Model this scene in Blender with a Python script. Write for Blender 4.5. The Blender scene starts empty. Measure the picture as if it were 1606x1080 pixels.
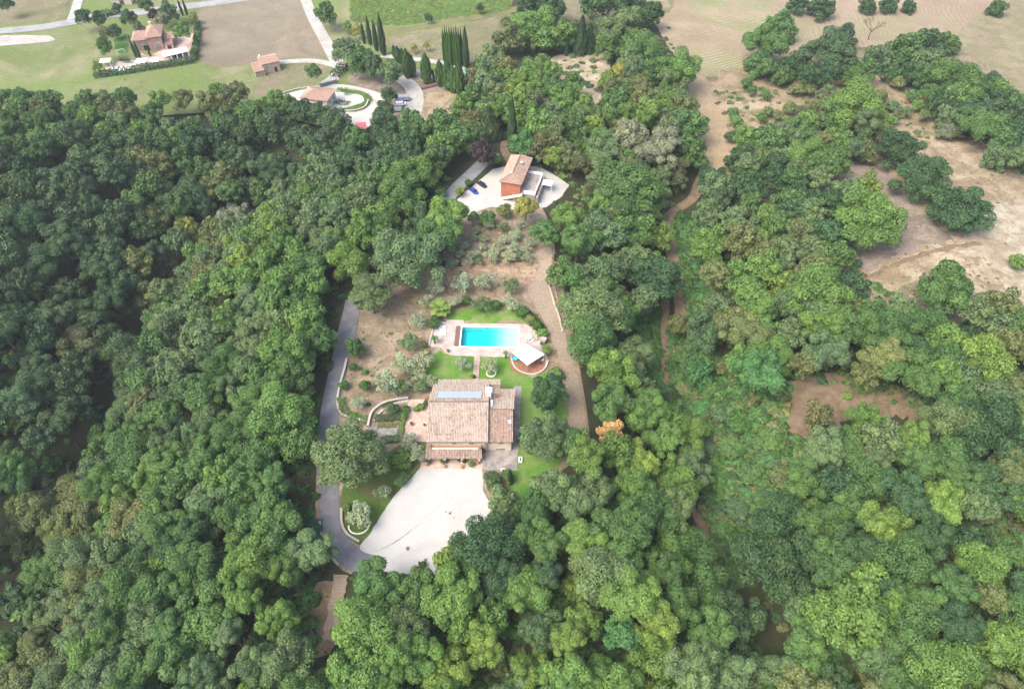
import bpy, math, random
import numpy as np
from mathutils import Vector, Matrix
from mathutils.geometry import delaunay_2d_cdt
R = math.radians
S = bpy.context.scene
COL = S.collection
# ------------------------------------------------------------------ camera
F, HC, TH = 1100.0, 150.0, R(48)            # focal length in photo pixels, height, pitch below the horizon
cd = bpy.data.cameras.new('camera'); cam = bpy.data.objects.new('camera', cd); COL.objects.link(cam)
cam.location = (0, 0, HC); cam.rotation_euler = (R(90) - TH, 0, 0)
cd.sensor_width = 36; cd.lens = 36 * F / 1606; cd.clip_start = 1; cd.clip_end = 20000
S.camera = cam
# ------------------------------------------------------------------ sky, sun, exposure
SUN_EL, SUN_AZ = R(54), R(-126)               # azimuth measured from +Y towards +X
wd = bpy.data.worlds.new('World'); S.world = wd; wd.use_nodes = True
nt = wd.node_tree; bg = nt.nodes['Background']; sk = nt.nodes.new('ShaderNodeTexSky')
sk.sky_type = 'NISHITA'; sk.sun_disc = False; sk.sun_elevation = SUN_EL; sk.sun_rotation = SUN_AZ
sk.air_density = 1.0; sk.dust_density = 6.0; sk.ozone_density = 1.0; sk.altitude = 200
nt.links.new(sk.outputs[0], bg.inputs[0]); bg.inputs[1].default_value = 0.15
sd = bpy.data.lights.new('sun', 'SUN'); sd.energy = 0.95; sd.angle = R(34); sd.color = (1, .95, .87)
sun = bpy.data.objects.new('sun', sd); COL.objects.link(sun)
sdir = Vector((math.sin(SUN_AZ) * math.cos(SUN_EL), math.cos(SUN_AZ) * math.cos(SUN_EL), math.sin(SUN_EL)))
sun.rotation_euler = (-sdir).to_track_quat('-Z', 'Y').to_euler(); sun.location = (-150, 200, 300)
S.view_settings.view_transform = 'Standard'; S.view_settings.look = 'None'
S.view_settings.exposure = 1.55; S.view_settings.gamma = 1; S.view_settings.use_curve_mapping = False
S.render.engine = 'CYCLES'
S.cycles.max_bounces = 6; S.cycles.diffuse_bounces = 3; S.cycles.glossy_bounces = 2; S.cycles.transmission_bounces = 4
S.cycles.transparent_max_bounces = 6; S.cycles.volume_bounces = 0
rnd = random.Random(11); NR = np.random.default_rng(11)

# ------------------------------------------------------------------ helpers
def tag(o, label=None, cat=None, group=None, kind=None):
    if label: o['label'] = label
    if cat: o['category'] = cat
    if group: o['group'] = group
    if kind: o['kind'] = kind
    return o
def link(name, me, parent=None, m=None):
    o = bpy.data.objects.new(name, me); COL.objects.link(o)
    if parent: o.parent = parent
    if m is not None and me is not None: me.materials.append(m)
    return o
def empty(name, loc, rz=0, label=None, cat=None, group=None):
    o = bpy.data.objects.new(name, None); COL.objects.link(o); o.location = loc; o.rotation_euler[2] = rz
    o.empty_display_size = .5
    return tag(o, label, cat, group)
class MB:
    """collects shapes and links them as ONE mesh"""
    def __init__(s): s.v = []; s.f = []
    def add(s, vs, fs):
        n = len(s.v); s.v += [tuple(p) for p in vs]; s.f += [tuple(i + n for i in f) for f in fs]; return s
    def box(s, c, d, rz=0, tx=1, ty=1):
        """c = centre of the BOTTOM, d = size, tx ty = taper of the top"""
        a, b, h = d[0] / 2, d[1] / 2, d[2]; co, si = math.cos(rz), math.sin(rz); vs = []
        for z, kx, ky in ((0, 1, 1), (h, tx, ty)):
            for x, y in ((-a, -b), (a, -b), (a, b), (-a, b)):
                x *= kx; y *= ky; vs.append((c[0] + x * co - y * si, c[1] + x * si + y * co, c[2] + z))
        return s.add(vs, [(3, 2, 1, 0), (4, 5, 6, 7), (0, 1, 5, 4), (1, 2, 6, 5), (2, 3, 7, 6), (3, 0, 4, 7)])
    def prism(s, pts, z0, z1):
        """upright prism over a ring; z1 may be a list of heights"""
        n = len(pts); z1 = z1 if isinstance(z1, (list, tuple)) else [z1] * n
        z0 = z0 if isinstance(z0, (list, tuple)) else [z0] * n
        vs = [(p[0], p[1], z) for p, z in zip(pts, z0)] + [(p[0], p[1], z) for p, z in zip(pts, z1)]
        return s.add(vs, [tuple(range(n - 1, -1, -1)), tuple(range(n, 2 * n))] + [(i, (i + 1) % n, (i + 1) % n + n, i + n) for i in range(n)])
    def tube(s, pts, rad, k=7, cap=True):
        pts = [Vector(p) for p in pts]; rad = rad if isinstance(rad, (list, tuple)) else [rad] * len(pts)
        vs = []; fs = []
        for i, p in enumerate(pts):
            t = (pts[min(i + 1, len(pts) - 1)] - pts[max(i - 1, 0)]).normalized()
            a = t.cross(Vector((0, 0, 1)) if abs(t.z) < .9 else Vector((1, 0, 0))).normalized(); b = t.cross(a)
            for j in range(k):
                w = 2 * math.pi * j / k; vs.append(p + (a * math.cos(w) + b * math.sin(w)) * rad[i])
        for i in range(len(pts) - 1):
            for j in range(k):
                fs.append((i * k + j, i * k + (j + 1) % k, (i + 1) * k + (j + 1) % k, (i + 1) * k + j))
        if cap: fs += [tuple(range(k)), tuple(range((len(pts) - 1) * k, len(pts) * k))]
        return s.add(vs, fs)
    def slab(s, quad, th):
        """a thick sheet: quad of 3-D corners, thickness downwards"""
        q = [Vector(p) for p in quad]; n = len(q)
        vs = q + [p - Vector((0, 0, th)) for p in q]
        return s.add(vs, [tuple(range(n)), tuple(range(2 * n - 1, n - 1, -1))] + [(i, i + n, (i + 1) % n + n, (i + 1) % n) for i in range(n)])
    def build(s, name, m, parent=None, smooth=False, **kw):
        me = bpy.data.meshes.new(name); me.from_pydata(s.v, [], s.f); me.validate()
        if smooth: me.polygons.foreach_set('use_smooth', [True] * len(me.polygons))
        o = link(name, me, parent, m); tag(o, **kw); return o
def mesh_np(name, V, Q, m, k=4):
    """fast mesh from arrays: V (n,3), Q (faces,k)"""
    me = bpy.data.meshes.new(name)
    me.vertices.add(len(V)); me.vertices.foreach_set('co', np.asarray(V, np.float32).ravel())
    me.loops.add(Q.size); me.loops.foreach_set('vertex_index', np.asarray(Q, np.int32).ravel())
    me.polygons.add(len(Q)); me.polygons.foreach_set('loop_start', np.arange(0, Q.size, k, dtype=np.int32))
    me.update(calc_edges=True)
    if m: me.materials.append(m)
    return me
def copy_tree(o, parent=None):
    c = o.copy(); COL.objects.link(c)
    if parent: c.parent = parent
    for ch in o.children: copy_tree(ch, c)
    return c

# ------------------------------------------------------------------ materials
def lerp3(a, b, t): return tuple(a[i] + (b[i] - a[i]) * t for i in range(3))
class NT:
    def __init__(s, name):
        s.m = bpy.data.materials.new(name); s.m.use_nodes = True; s.t = s.m.node_tree; s.p = s.t.nodes['Principled BSDF']
        s.out = s.t.nodes['Material Output']
    def n(s, typ, **kw):
        x = s.t.nodes.new('ShaderNode' + typ)
        for k, v in kw.items():
            if hasattr(x, k): setattr(x, k, v)
            else: x.inputs[k].default_value = v
        return x
    def l(s, a, b): s.t.links.new(a, b)
    def noise(s, scale, detail=4, rough=.6, src=None, warp=0):
        x = s.n('TexNoise'); x.inputs['Scale'].default_value = scale; x.inputs['Detail'].default_value = detail
        x.inputs['Roughness'].default_value = rough; x.inputs['Distortion'].default_value = warp
        if src is None:
            if not hasattr(s, 'co'): s.co = s.n('TexCoord').outputs['Object']
            src = s.co
        s.l(src, x.inputs['Vector']); return x.outputs['Fac']
    def ramp(s, fac, stops):
        r = s.n('ValToRGB'); e = r.color_ramp.elements
        while len(e) < len(stops): e.new(.5)
        for i, (p, c) in enumerate(stops): e[i].position = p; e[i].color = (*c, 1) if len(c) == 3 else c
        s.l(fac, r.inputs[0]); return r.outputs[0]
    def mix(s, fac, a, b, mode='MIX'):
        x = s.n('Mix', data_type='RGBA', blend_type=mode)
        if isinstance(fac, (int, float)): x.inputs[0].default_value = fac
        else: s.l(fac, x.inputs[0])
        for k, v in ((6, a), (7, b)):
            if isinstance(v, tuple): x.inputs[k].default_value = (*v[:3], 1)
            else: s.l(v, x.inputs[k])
        return x.outputs[2]
    def bump(s, h, strength=.4, dist=.05):
        b = s.n('Bump'); b.inputs['Strength'].default_value = strength; b.inputs['Distance'].default_value = dist
        s.l(h, b.inputs['Height']); s.l(b.outputs[0], s.p.inputs['Normal'])
    def fin(s, col, rough=.9, spec=.2, metal=0):
        if isinstance(col, tuple): s.p.inputs['Base Color'].default_value = (*col, 1)
        else: s.l(col, s.p.inputs['Base Color'])
        s.p.inputs['Roughness'].default_value = rough; s.p.inputs['Specular IOR Level'].default_value = spec
        s.p.inputs['Metallic'].default_value = metal
        return s.m
GK = .66
def grainy(name, c1, c2, c3, s1=.05, s2=.5, s3=4, bump=.5, rough=.95, spec=.15, lo=.35, hi=.65):
    """three colours mottled at two scales and a fine grain"""
    if min(c1[0], c2[0]) > .19 and not any(w in name for w in ('render', 'stone', 'concrete')): c1, c2, c3 = (tuple(x * GK * w for x, w in zip(c, (.97, 1.0, .97))) for c in (c1, c2, c3))
    t = NT(name); a = t.ramp(t.noise(s1, 5, .65, warp=.6), [(lo, c1), (hi, c2)])
    b = t.ramp(t.noise(s2, 5, .7, warp=.3), [(.44, (0, 0, 0)), (.6, (1, 1, 1))])
    c = t.mix(b, a, c3); g = t.noise(s3, 6, .75)
    c = t.mix(.55, c, t.ramp(g, [(.34, (.4, .4, .4)), (.66, (1.32, 1.3, 1.28))]), 'MULTIPLY')
    if bump: t.bump(g, bump, .08)
    return t.fin(c, rough, spec)
def plain(name, c, rough=.6, spec=.4, metal=0, var=.15, scale=2.0):
    t = NT(name); f = t.noise(scale, 5, .65)
    col = t.ramp(f, [(.25, tuple(x * (1 - var) for x in c)), (.75, tuple(min(1, x * (1 + var)) for x in c))])
    return t.fin(col, rough, spec, metal)
def rowed(name, c1, c2, c3, pitch, ang, amt=.6, warp=2.0, c4=None, s1=.03):
    """field soil with tractor or sowing rows"""
    c1, c2, c3 = (tuple(x * GK * w for x, w in zip(c, (.97, 1.0, .97))) for c in (c1, c2, c3)); c4 = c4 and tuple(x * GK for x in c4)
    t = NT(name); base = t.ramp(t.noise(s1, 6, .68, warp=1.2), [(.41, c1), (.59, c2)])
    if c4: base = t.mix(t.ramp(t.noise(.018, 4, .6), [(.45, (0, 0, 0)), (.58, (1, 1, 1))]), base, c4)
    mp = t.n('Mapping'); mp.inputs['Rotation'].default_value = (0, 0, ang); t.l(t.n('TexCoord').outputs['Object'], mp.inputs['Vector'])
    w = t.n('TexWave'); w.inputs['Scale'].default_value = math.pi / 10 / pitch * 2; w.inputs['Distortion'].default_value = warp
    w.inputs['Detail'].default_value = 3; w.inputs['Detail Scale'].default_value = .25; t.l(mp.outputs[0], w.inputs['Vector'])
    f = t.ramp(w.outputs['Fac'], [(.45, (0, 0, 0)), (.9, (amt, amt, amt))])
    br = t.mix(1.0, f, t.ramp(t.noise(.06, 3), [(.42, (.05, .05, .05)), (.6, (1, 1, 1))]), 'MULTIPLY')
    c = t.mix(br, base, c3); g = t.noise(1.3, 8, .8)
    c = t.mix(.6, c, t.ramp(g, [(.34, (.42, .42, .42)), (.66, (1.3, 1.28, 1.26))]), 'MULTIPLY')
    return t.fin(c, .95, .1)
M = {}
M['floor'] = grainy('forest_floor', (.026, .030, .015), (.055, .046, .028), (.035, .05, .018), .03, .25, 2)
M['meadow'] = rowed('meadow', (.20, .24, .09), (.36, .33, .21), (.15, .215, .07), 3.4, R(70), .9, 6, (.20, .275, .085), .016)
M['plough'] = rowed('ploughed', (.285, .23, .17), (.41, .335, .255), (.20, .16, .115), 1.8, R(15), .95, 7, (.30, .27, .19), .03)
M['greyfield'] = grainy('dry_field', (.24, .2, .13), (.33, .28, .19), (.2, .21, .1), .03, .12, 1)
M['stubble'] = rowed('stubble', (.36, .28, .185), (.46, .37, .26), (.54, .45, .34), 4.2, R(62), .6, 14, (.27, .31, .14), .02)
M['stubble2'] = rowed('stubble', (.36, .275, .20), (.44, .34, .255), (.51, .41, .32), 4.4, R(8), .55, 14, (.33, .30, .18), .02)
M['drygrass'] = grainy('dry_grass', (.38, .295, .19), (.54, .44, .315), (.30, .225, .145), .04, .16, 1.3, .6, lo=.42, hi=.58)
M['palegrass'] = grainy('pale_grass', (.47, .39, .285), (.60, .53, .42), (.37, .295, .205), .06, .2, 1.5, .6, lo=.42, hi=.58)
M['pinksoil'] = grainy('pinkish_soil', (.30, .24, .20), (.39, .32, .265), (.24, .185, .145), .05, .2, 1.5)
M['orange'] = grainy('orange_soil', (.43, .315, .205), (.49, .37, .25), (.38, .30, .19), .05, .4, 2)
M['soil'] = grainy('olive_grove_soil', (.34, .25, .18), (.46, .36, .275), (.255, .205, .125), .07, .25, 1.6, lo=.42, hi=.58)
M['track'] = rowed('dirt_track', (.38, .295, .225), (.45, .36, .285), (.30, .225, .165), 1.2, R(78), .6, 3)
M['path'] = grainy('brown_path', (.26, .18, .12), (.33, .24, .165), (.2, .15, .09), .1, .5, 3)
M['lawn'] = grainy('lawn', (.065, .175, .018), (.10, .215, .03), (.155, .21, .065), .06, .14, 3, bump=.3)
M['darklawn'] = grainy('rough_lawn', (.05, .105, .018), (.08, .13, .03), (.10, .10, .04), .06, .2, 3, bump=.3)  # darker green than the main lawn
M['verge'] = grainy('verge_grass', (.05, .14, .025), (.075, .17, .035), (.07, .12, .03), .1, .4, 3)
M['gravel'] = grainy('white_gravel', (.635, .615, .59), (.675, .655, .63), (.60, .58, .55), .05, .12, 9, bump=.3)
M['whiteroad'] = grainy('pale_road', (.56, .535, .505), (.63, .605, .58), (.49, .46, .42), .05, .3, 6)
M['farroad'] = grainy('grey_road', (.42, .42, .425), (.48, .48, .48), (.36, .355, .35), .05, .2, 6)
M['asphalt'] = grainy('asphalt', (.135, .135, .145), (.155, .155, .168), (.185, .185, .195), .09, .3, 8, bump=.2, rough=.8)
M['bluegrey'] = grainy('bluish_paving', (.30, .31, .34), (.36, .37, .40), (.27, .27, .28), .1, .5, 6)
M['concrete'] = grainy('concrete', (.27, .25, .23), (.34, .315, .29), (.19, .175, .165), .12, .45, 6)
M['paving'] = grainy('terrace_paving', (.60, .47, .39), (.66, .54, .46), (.54, .42, .34), .2, 1.2, 8, bump=.1)
M['deck'] = grainy('deck_stone', (.54, .45, .40), (.61, .53, .475), (.46, .37, .32), .15, .9, 8, bump=.1)
def slabs(name, c1, c2, joint, sc):
    t = NT(name); b = t.n('TexBrick'); b.inputs['Scale'].default_value = sc; b.inputs['Mortar Size'].default_value = .03; b.offset = 0
    b.inputs['Color1'].default_value = (*c1, 1); b.inputs['Color2'].default_value = (*c2, 1); b.inputs['Mortar'].default_value = (*joint, 1); b.inputs['Row Height'].default_value = .5
    t.l(t.n('TexCoord').outputs['Object'], b.inputs['Vector'])
    c = t.mix(.5, b.outputs['Color'], t.ramp(t.noise(.5, 6, .7), [(.38, (.55, .52, .5)), (.62, (1.2, 1.2, 1.2))]), 'MULTIPLY')
    return t.fin(c, .85, .2)
M['deck'] = slabs('deck_stone', (.39, .33, .295), (.43, .37, .335), (.28, .23, .20), .8)
M['paving'] = slabs('terrace_paving', (.42, .325, .265), (.46, .37, .31), (.34, .25, .2), .9)
M['terracotta'] = plain('terracotta', (.34, .19, .13), .85, .2, var=.25)
M['cream'] = grainy('cream_render', (.60, .54, .43), (.66, .60, .50), (.54, .48, .38), .3, .8, 8, bump=.1)
M['orangewall'] = grainy('orange_render', (.43, .165, .095), (.48, .195, .12), (.38, .145, .085), .2, .6, 8, bump=.1)
M['brownwall'] = grainy('brown_render', (.33, .22, .19), (.38, .26, .22), (.29, .19, .165), .2, .6, 8, bump=.1)
M['stone'] = grainy('rubble_stone', (.36, .31, .255), (.44, .385, .325), (.25, .205, .165), .5, 1.5, 7, bump=.8)
M['white'] = plain('white_paint', (.80, .79, .77), .5, .4, var=.05)
M['offwhite'] = plain('off_white_stone', (.68, .64, .58), .8, .2, var=.1)
M['capstone'] = plain('cap_stone', (.40, .36, .31), .9, .2, var=.2)
M['wood'] = plain('wood', (.40, .26, .16), .7, .3, var=.3, scale=4)
M['darkwood'] = plain('brown_boards', (.16, .10, .085), .6, .3, var=.2)
M['shutter'] = plain('grey_shutter', (.17, .175, .185), .5, .4)
M['redshutter'] = plain('red_shutter', (.30, .05, .035), .6, .3)
M['glass'] = plain('dark_glass', (.02, .023, .028), .08, .6, var=.1)
M['black'] = plain('black', (.02, .02, .022), .6, .4)
M['iron'] = plain('dark_iron', (.06, .06, .065), .5, .5)
M['steel'] = plain('grey_metal', (.35, .37, .40), .4, .5, .4)
M['solar'] = plain('solar_glass', (.34, .40, .45), .3, .6, .2, var=.08)  # sky reflection is put into this pale blue-grey base colour
M['bark'] = grainy('bark', (.10, .075, .055), (.16, .125, .095), (.07, .055, .04), .5, 3, 12)
M['blue'] = plain('blue_car_paint', (.018, .06, .27), .25, .6, var=.02)
M['carblack'] = plain('black_car_paint', (.022, .028, .035), .2, .6, var=.02)
M['silver'] = plain('pale_blue_car_paint', (.42, .47, .52), .25, .6, var=.03)
M['tyre'] = plain('tyre', (.025, .025, .025), .9, .2)
M['rim'] = plain('alloy_rim', (.5, .5, .52), .3, .5, .6)
M['lamp'] = plain('clear_lamp', (.75, .77, .78), .15, .6)
M['taillamp'] = plain('red_lamp', (.4, .02, .02), .2, .6)
M['redroof'] = plain('red_roof', (.42, .09, .12), .7, .3)
M['cyan'] = plain('cyan_plastic', (.03, .42, .62), .5, .4)
M['limeplastic'] = plain('lime_plastic', (.45, .65, .05), .5, .4)
M['tealcover'] = plain('teal_cover', (.13, .36, .34), .6, .3)
M['poolpaint'] = plain('pool_liner', (.72, .86, .88), .5, .3, var=.03)
M['basket'] = plain('flower_red', (.55, .05, .06), .7, .3)

def tile_mat(name, ca, cb, cc, patch):
    t = NT(name); at = t.n('Attribute', attribute_name='tile_rand')
    f = at.outputs['Fac']; base = t.ramp(f, [(.0, ca), (.45, cb), (.8, cc), (1.0, lerp3(cc, (.2, .17, .16), .6))])
    c = t.mix(t.ramp(t.noise(.35, 5, .7, warp=.4), [(.42, (0, 0, 0)), (.66, (.75, .75, .75))]), base, patch)
    c = t.mix(.4, c, t.ramp(t.noise(3, 6, .8), [(.3, (.45, .45, .45)), (.7, (1.25, 1.25, 1.25))]), 'MULTIPLY')
    return t.fin(c, .9, .15)
M['tile'] = tile_mat('roof_tile', (.335, .25, .185), (.425, .35, .28), (.28, .215, .175), (.43, .375, .315))
M['tile_red'] = tile_mat('weathered_tile', (.315, .205, .15), (.395, .30, .235), (.25, .175, .14), (.24, .18, .15))
M['tile_far'] = tile_mat('far_tile', (.35, .22, .165), (.41, .275, .215), (.31, .20, .155), (.40, .28, .22))

def leaf_mat(name, attr):
    t = NT(name)
    if attr: c0 = t.n('Attribute', attribute_name='tint').outputs['Color']
    else: c0 = t.n('ObjectInfo').outputs['Color']
    a = t.n('Attribute', attribute_name='leaf_rand').outputs['Fac']
    c = t.mix(1.0, c0, t.ramp(a, [(.0, (.72, .74, .76)), (.5, (1, 1, 1)), (.9, (1.25, 1.22, 1.0)), (1.0, (1.5, 1.42, 1.15))]), 'MULTIPLY')
    t.fin(c, .55, .25)
    tr = t.n('BsdfTranslucent'); t.l(c, tr.inputs['Color']); mx = t.n('MixShader'); mx.inputs[0].default_value = .22
    t.l(t.p.outputs[0], mx.inputs[1]); t.l(tr.outputs[0], mx.inputs[2]); t.l(mx.outputs[0], t.out.inputs['Surface'])
    return t.m
M['leaf'] = leaf_mat('foliage', False)
M['leaf_tint'] = leaf_mat('foliage_tinted', True)

# ------------------------------------------------------------------ terrain
def polydist(X, Y, pts):
    """distance to a polyline and the position (0..1) along it"""
    D = np.full(np.shape(X), 1e9); T = np.zeros(np.shape(X)); n = len(pts) - 1
    for i in range(n):
        ax, ay = pts[i]; bx, by = pts[i + 1]; dx, dy = bx - ax, by - ay
        t = np.clip(((X - ax) * dx + (Y - ay) * dy) / (dx * dx + dy * dy), 0, 1)
        d = np.hypot(X - ax - t * dx, Y - ay - t * dy); k = d < D
        D = np.where(k, d, D); T = np.where(k, (i + t) / n, T)
    return D, T
def sst(a, b, x): t = np.clip((x - a) / (b - a), 0, 1); return t * t * (3 - 2 * t)
zq = .35                                                     # level of the pool deck
_pp = []
for _u, _v in ((725.5, 511.5), (813.3, 514.2), (812.4, 543.7), (721.8, 542.7)):
    _x, _y = (_u - 803) / F, -(_v - 540) / F; _k = (zq - HC) / (-math.sin(TH) + _y * math.cos(TH))
    _pp.append((_x * _k, (math.cos(TH) + _y * math.sin(TH)) * _k))
PR = (min(p[0] for p in _pp) - .45, max(p[0] for p in _pp) + .45, min(p[1] for p in _pp) - .45, max(p[1] for p in _pp) + .45)   # pit for the pool
VL = [(-116, -60), (-116, 80), (-122, 130), (-122, 180), (-110, 212), (-88, 240), (-66, 262)]
VR = [(62, -60), (56, 45), (47, 80), (44, 108), (45, 130), (49, 160), (55, 200), (70, 226), (84, 258)]
def hgt(X, Y):
    X = np.asarray(X, float); Y = np.asarray(Y, float)
    d, t = polydist(X, Y, VL); z = -27 * (1 - sst(.68, 1.0, t)) * np.exp(-(d / 34) ** 2)
    d, t = polydist(X, Y, VR); z = z - 13 * (1 - .8 * sst(.6, 1.0, t)) * np.exp(-(d / 15) ** 2)
    far = sst(20, 60, np.hypot((X + 10) / 1.0, Y - 110) - 40)
    z = z + far * (1.4 * np.sin(X * .023 + 1) * np.cos(Y * .019) + .7 * np.sin(X * .061 - Y * .047))
    z = z - 10 * (1 - sst(5, 62, Y)) * np.exp(-((X + 5) / 60) ** 2)
    z = z + 2.6 * sst(162, 170, Y) * (1 - sst(18, 34, np.abs(X + 4))) * (1 - sst(225, 250, Y))
    z = z + 3.5 * np.exp(-(((X - 150) / 45) ** 2 + ((Y - 175) / 45) ** 2))
    z = np.where((X > PR[0]) & (X < PR[1]) & (Y > PR[2]) & (Y < PR[3]), -3.4, z)
    return z
_hx, _hy = np.arange(-420, 421, 1.0), np.arange(-40, 561, 1.0)
_H = hgt(*np.meshgrid(_hx, _hy)).tolist()
def hz(x, y):
    i, j = x + 420, y + 40
    if not (0 <= i < 839 and 0 <= j < 599) or (PR[0] - 1.5 < x < PR[1] + 1.5 and PR[2] - 1.5 < y < PR[3] + 1.5): return float(hgt(np.array([x]), np.array([y]))[0])
    a, b = int(i), int(j); f, g = i - a, j - b
    return (_H[b][a] * (1 - f) + _H[b][a + 1] * f) * (1 - g) + (_H[b + 1][a] * (1 - f) + _H[b + 1][a + 1] * f) * g
def at(u, v, off=0.0):
    """the point off metres above the ground that a photo pixel shows"""
    x = (u - 803) / F; y = -(v - 540) / F; st, ct = math.sin(TH), math.cos(TH)
    d = (x, ct + y * st, -st + y * ct); z = off
    for _ in range(14):
        k = (z - HC) / d[2]; X, Y = d[0] * k, d[1] * k; z = .5 * z + .5 * (hz(X, Y) + off)
    k = (z - HC) / d[2]
    return Vector((d[0] * k, d[1] * k, hz(d[0] * k, d[1] * k) + off))
def atz(u, v, z):
    x = (u - 803) / F; y = -(v - 540) / F; st, ct = math.sin(TH), math.cos(TH)
    d = (x, ct + y * st, -st + y * ct); k = (z - HC) / d[2]
    return Vector((d[0] * k, d[1] * k, z))
def depth(p): return p[1] * math.cos(TH) + (HC - p[2]) * math.sin(TH)
def proj(p):
    zc = depth(p); yc = p[1] * math.sin(TH) - (HC - p[2]) * math.cos(TH)
    return 803 + F * p[0] / zc, 540 - F * yc / zc
def grid_axis(a, b, st, reach):
    c = list(np.arange(a, b + .01, st)); g = st
    lo, hi = [], []
    x = a
    while x > -reach: g *= 1.35; x -= g; lo.append(x)
    g = st; x = b
    while x < reach: g *= 1.35; x += g; hi.append(x)
    return np.array(lo[::-1] + c + hi)
gx, gy = grid_axis(-300, 300, 1.6, 1400), grid_axis(-30, 430, 1.6, 1400)
gx = np.unique(np.concatenate([gx, [PR[0] - .01, PR[0] + .01, PR[1] - .01, PR[1] + .01]])); gy = np.unique(np.concatenate([gy, [PR[2] - .01, PR[2] + .01, PR[3] - .01, PR[3] + .01]]))
GX, GY = np.meshgrid(gx, gy); GZ = hgt(GX, GY); nx, ny = len(gx), len(gy)
I = (np.arange(ny - 1)[:, None] * nx + np.arange(nx - 1)[None, :]).ravel()
me = mesh_np('ground', np.stack([GX.ravel(), GY.ravel(), GZ.ravel()], 1), np.stack([I, I + 1, I + nx + 1, I + nx], 1), M['floor'])
me.polygons.foreach_set('use_smooth', np.ones(len(me.polygons), bool))
tag(link('ground', me), kind='structure')

def smooth(pts, closed=True, k=5):
    """Catmull-Rom through the points"""
    P = [Vector(p[:2]) for p in pts]; n = len(P); out = []
    for i in range(n if closed else n - 1):
        if closed: a, b, c, d = P[i - 1], P[i], P[(i + 1) % n], P[(i + 2) % n]
        else: a, b, c, d = P[max(i - 1, 0)], P[i], P[i + 1], P[min(i + 2, n - 1)]
        for j in range(k):
            t = j / k; out.append(.5 * ((2 * b) + (c - a) * t + (2 * a - 5 * b + 4 * c - d) * t * t + (3 * b - a - 3 * c + d) * t ** 3))
    if not closed: out.append(P[-1])
    return out
def inside(x, y, poly):
    r = False; j = len(poly) - 1
    for i in range(len(poly)):
        xi, yi = poly[i][0], poly[i][1]; xj, yj = poly[j][0], poly[j][1]
        if (yi > y) != (yj > y) and x < (xj - xi) * (y - yi) / (yj - yi) + xi: r = not r
        j = i
    return r
SHEETS = {}
LAYER = [0]
def sheet(name, ring, m, off=.08, step=3.0, rag=0, kind='structure', hole=None):
    """a ground sheet that follows the terrain; ring in world metres"""
    ring = [Vector(p[:2]) for p in ring]
    if rag:
        out = []
        for i, p in enumerate(ring):
            q = ring[(i + 1) % len(ring)]; n = max(1, int((q - p).length / 1.2))
            for j in range(n):
                w = p.lerp(q, j / n); out.append(w + Vector((NR.normal(0, rag), NR.normal(0, rag))))
        ring = out
    xs = [p.x for p in ring]; ys = [p.y for p in ring]; pts = list(ring)
    for X in np.arange(min(xs), max(xs), step):
        for Y in np.arange(min(ys), max(ys), step):
            if inside(X, Y, ring): pts.append(Vector((X + .01, Y + .013)))
    n = len(ring)
    if hole:
        pts = [p for i, p in enumerate(pts) if i < n or not (hole[0] < p.x < hole[1] and hole[2] < p.y < hole[3])]
        m0 = len(pts); pts += [Vector((hole[0], hole[2])), Vector((hole[1], hole[2])), Vector((hole[1], hole[3])), Vector((hole[0], hole[3]))]
        vs, es, fs, *_ = delaunay_2d_cdt(pts, [(m0 + i, m0 + (i + 1) % 4) for i in range(4)], [list(range(n))], 1, 1e-4)
        fs = [f for f in fs if not all(hole[0] - .001 < vs[i].x < hole[1] + .001 and hole[2] - .001 < vs[i].y < hole[3] + .001 for i in f)]
    else: vs, es, fs, *_ = delaunay_2d_cdt(pts, [], [list(range(n))], 1, 1e-4)
    A = np.array([(p.x, p.y) for p in vs]); z = hgt(A[:, 0], A[:, 1]) + off
    me = bpy.data.meshes.new(name); me.from_pydata([(a[0], a[1], b) for a, b in zip(A, z)], [], fs)
    me.polygons.foreach_set('use_smooth', [True] * len(me.polygons))
    o = link(name, me, None, m); tag(o, kind=kind); SHEETS.setdefault(name, []).append(ring); return o
def psheet(name, px, m, off=.08, step=3.0, rag=0, sm=True, hole=None):
    ring = [at(u, v) for u, v in px]
    return sheet(name, smooth(ring, True, 4) if sm else ring, m, off, step, rag, 'structure', hole)
def ribbon_ring(line, w0, w1=None):
    w1 = w1 or w0; L = smooth(line, False, 6); n = len(L); a, b = [], []
    for i, p in enumerate(L):
        t = (L[min(i + 1, n - 1)] - L[max(i - 1, 0)]).normalized(); w = (w0 + (w1 - w0) * i / (n - 1)) / 2
        a.append(p + Vector((-t.y, t.x)) * w); b.append(p - Vector((-t.y, t.x)) * w)
    return a + b[::-1]
def road(name, px, w0, m, off=.1, w1=None, step=2.5, rag=0):
    return sheet(name, ribbon_ring([at(u, v) for u, v in px], w0, w1), m, off, step, rag)
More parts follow.
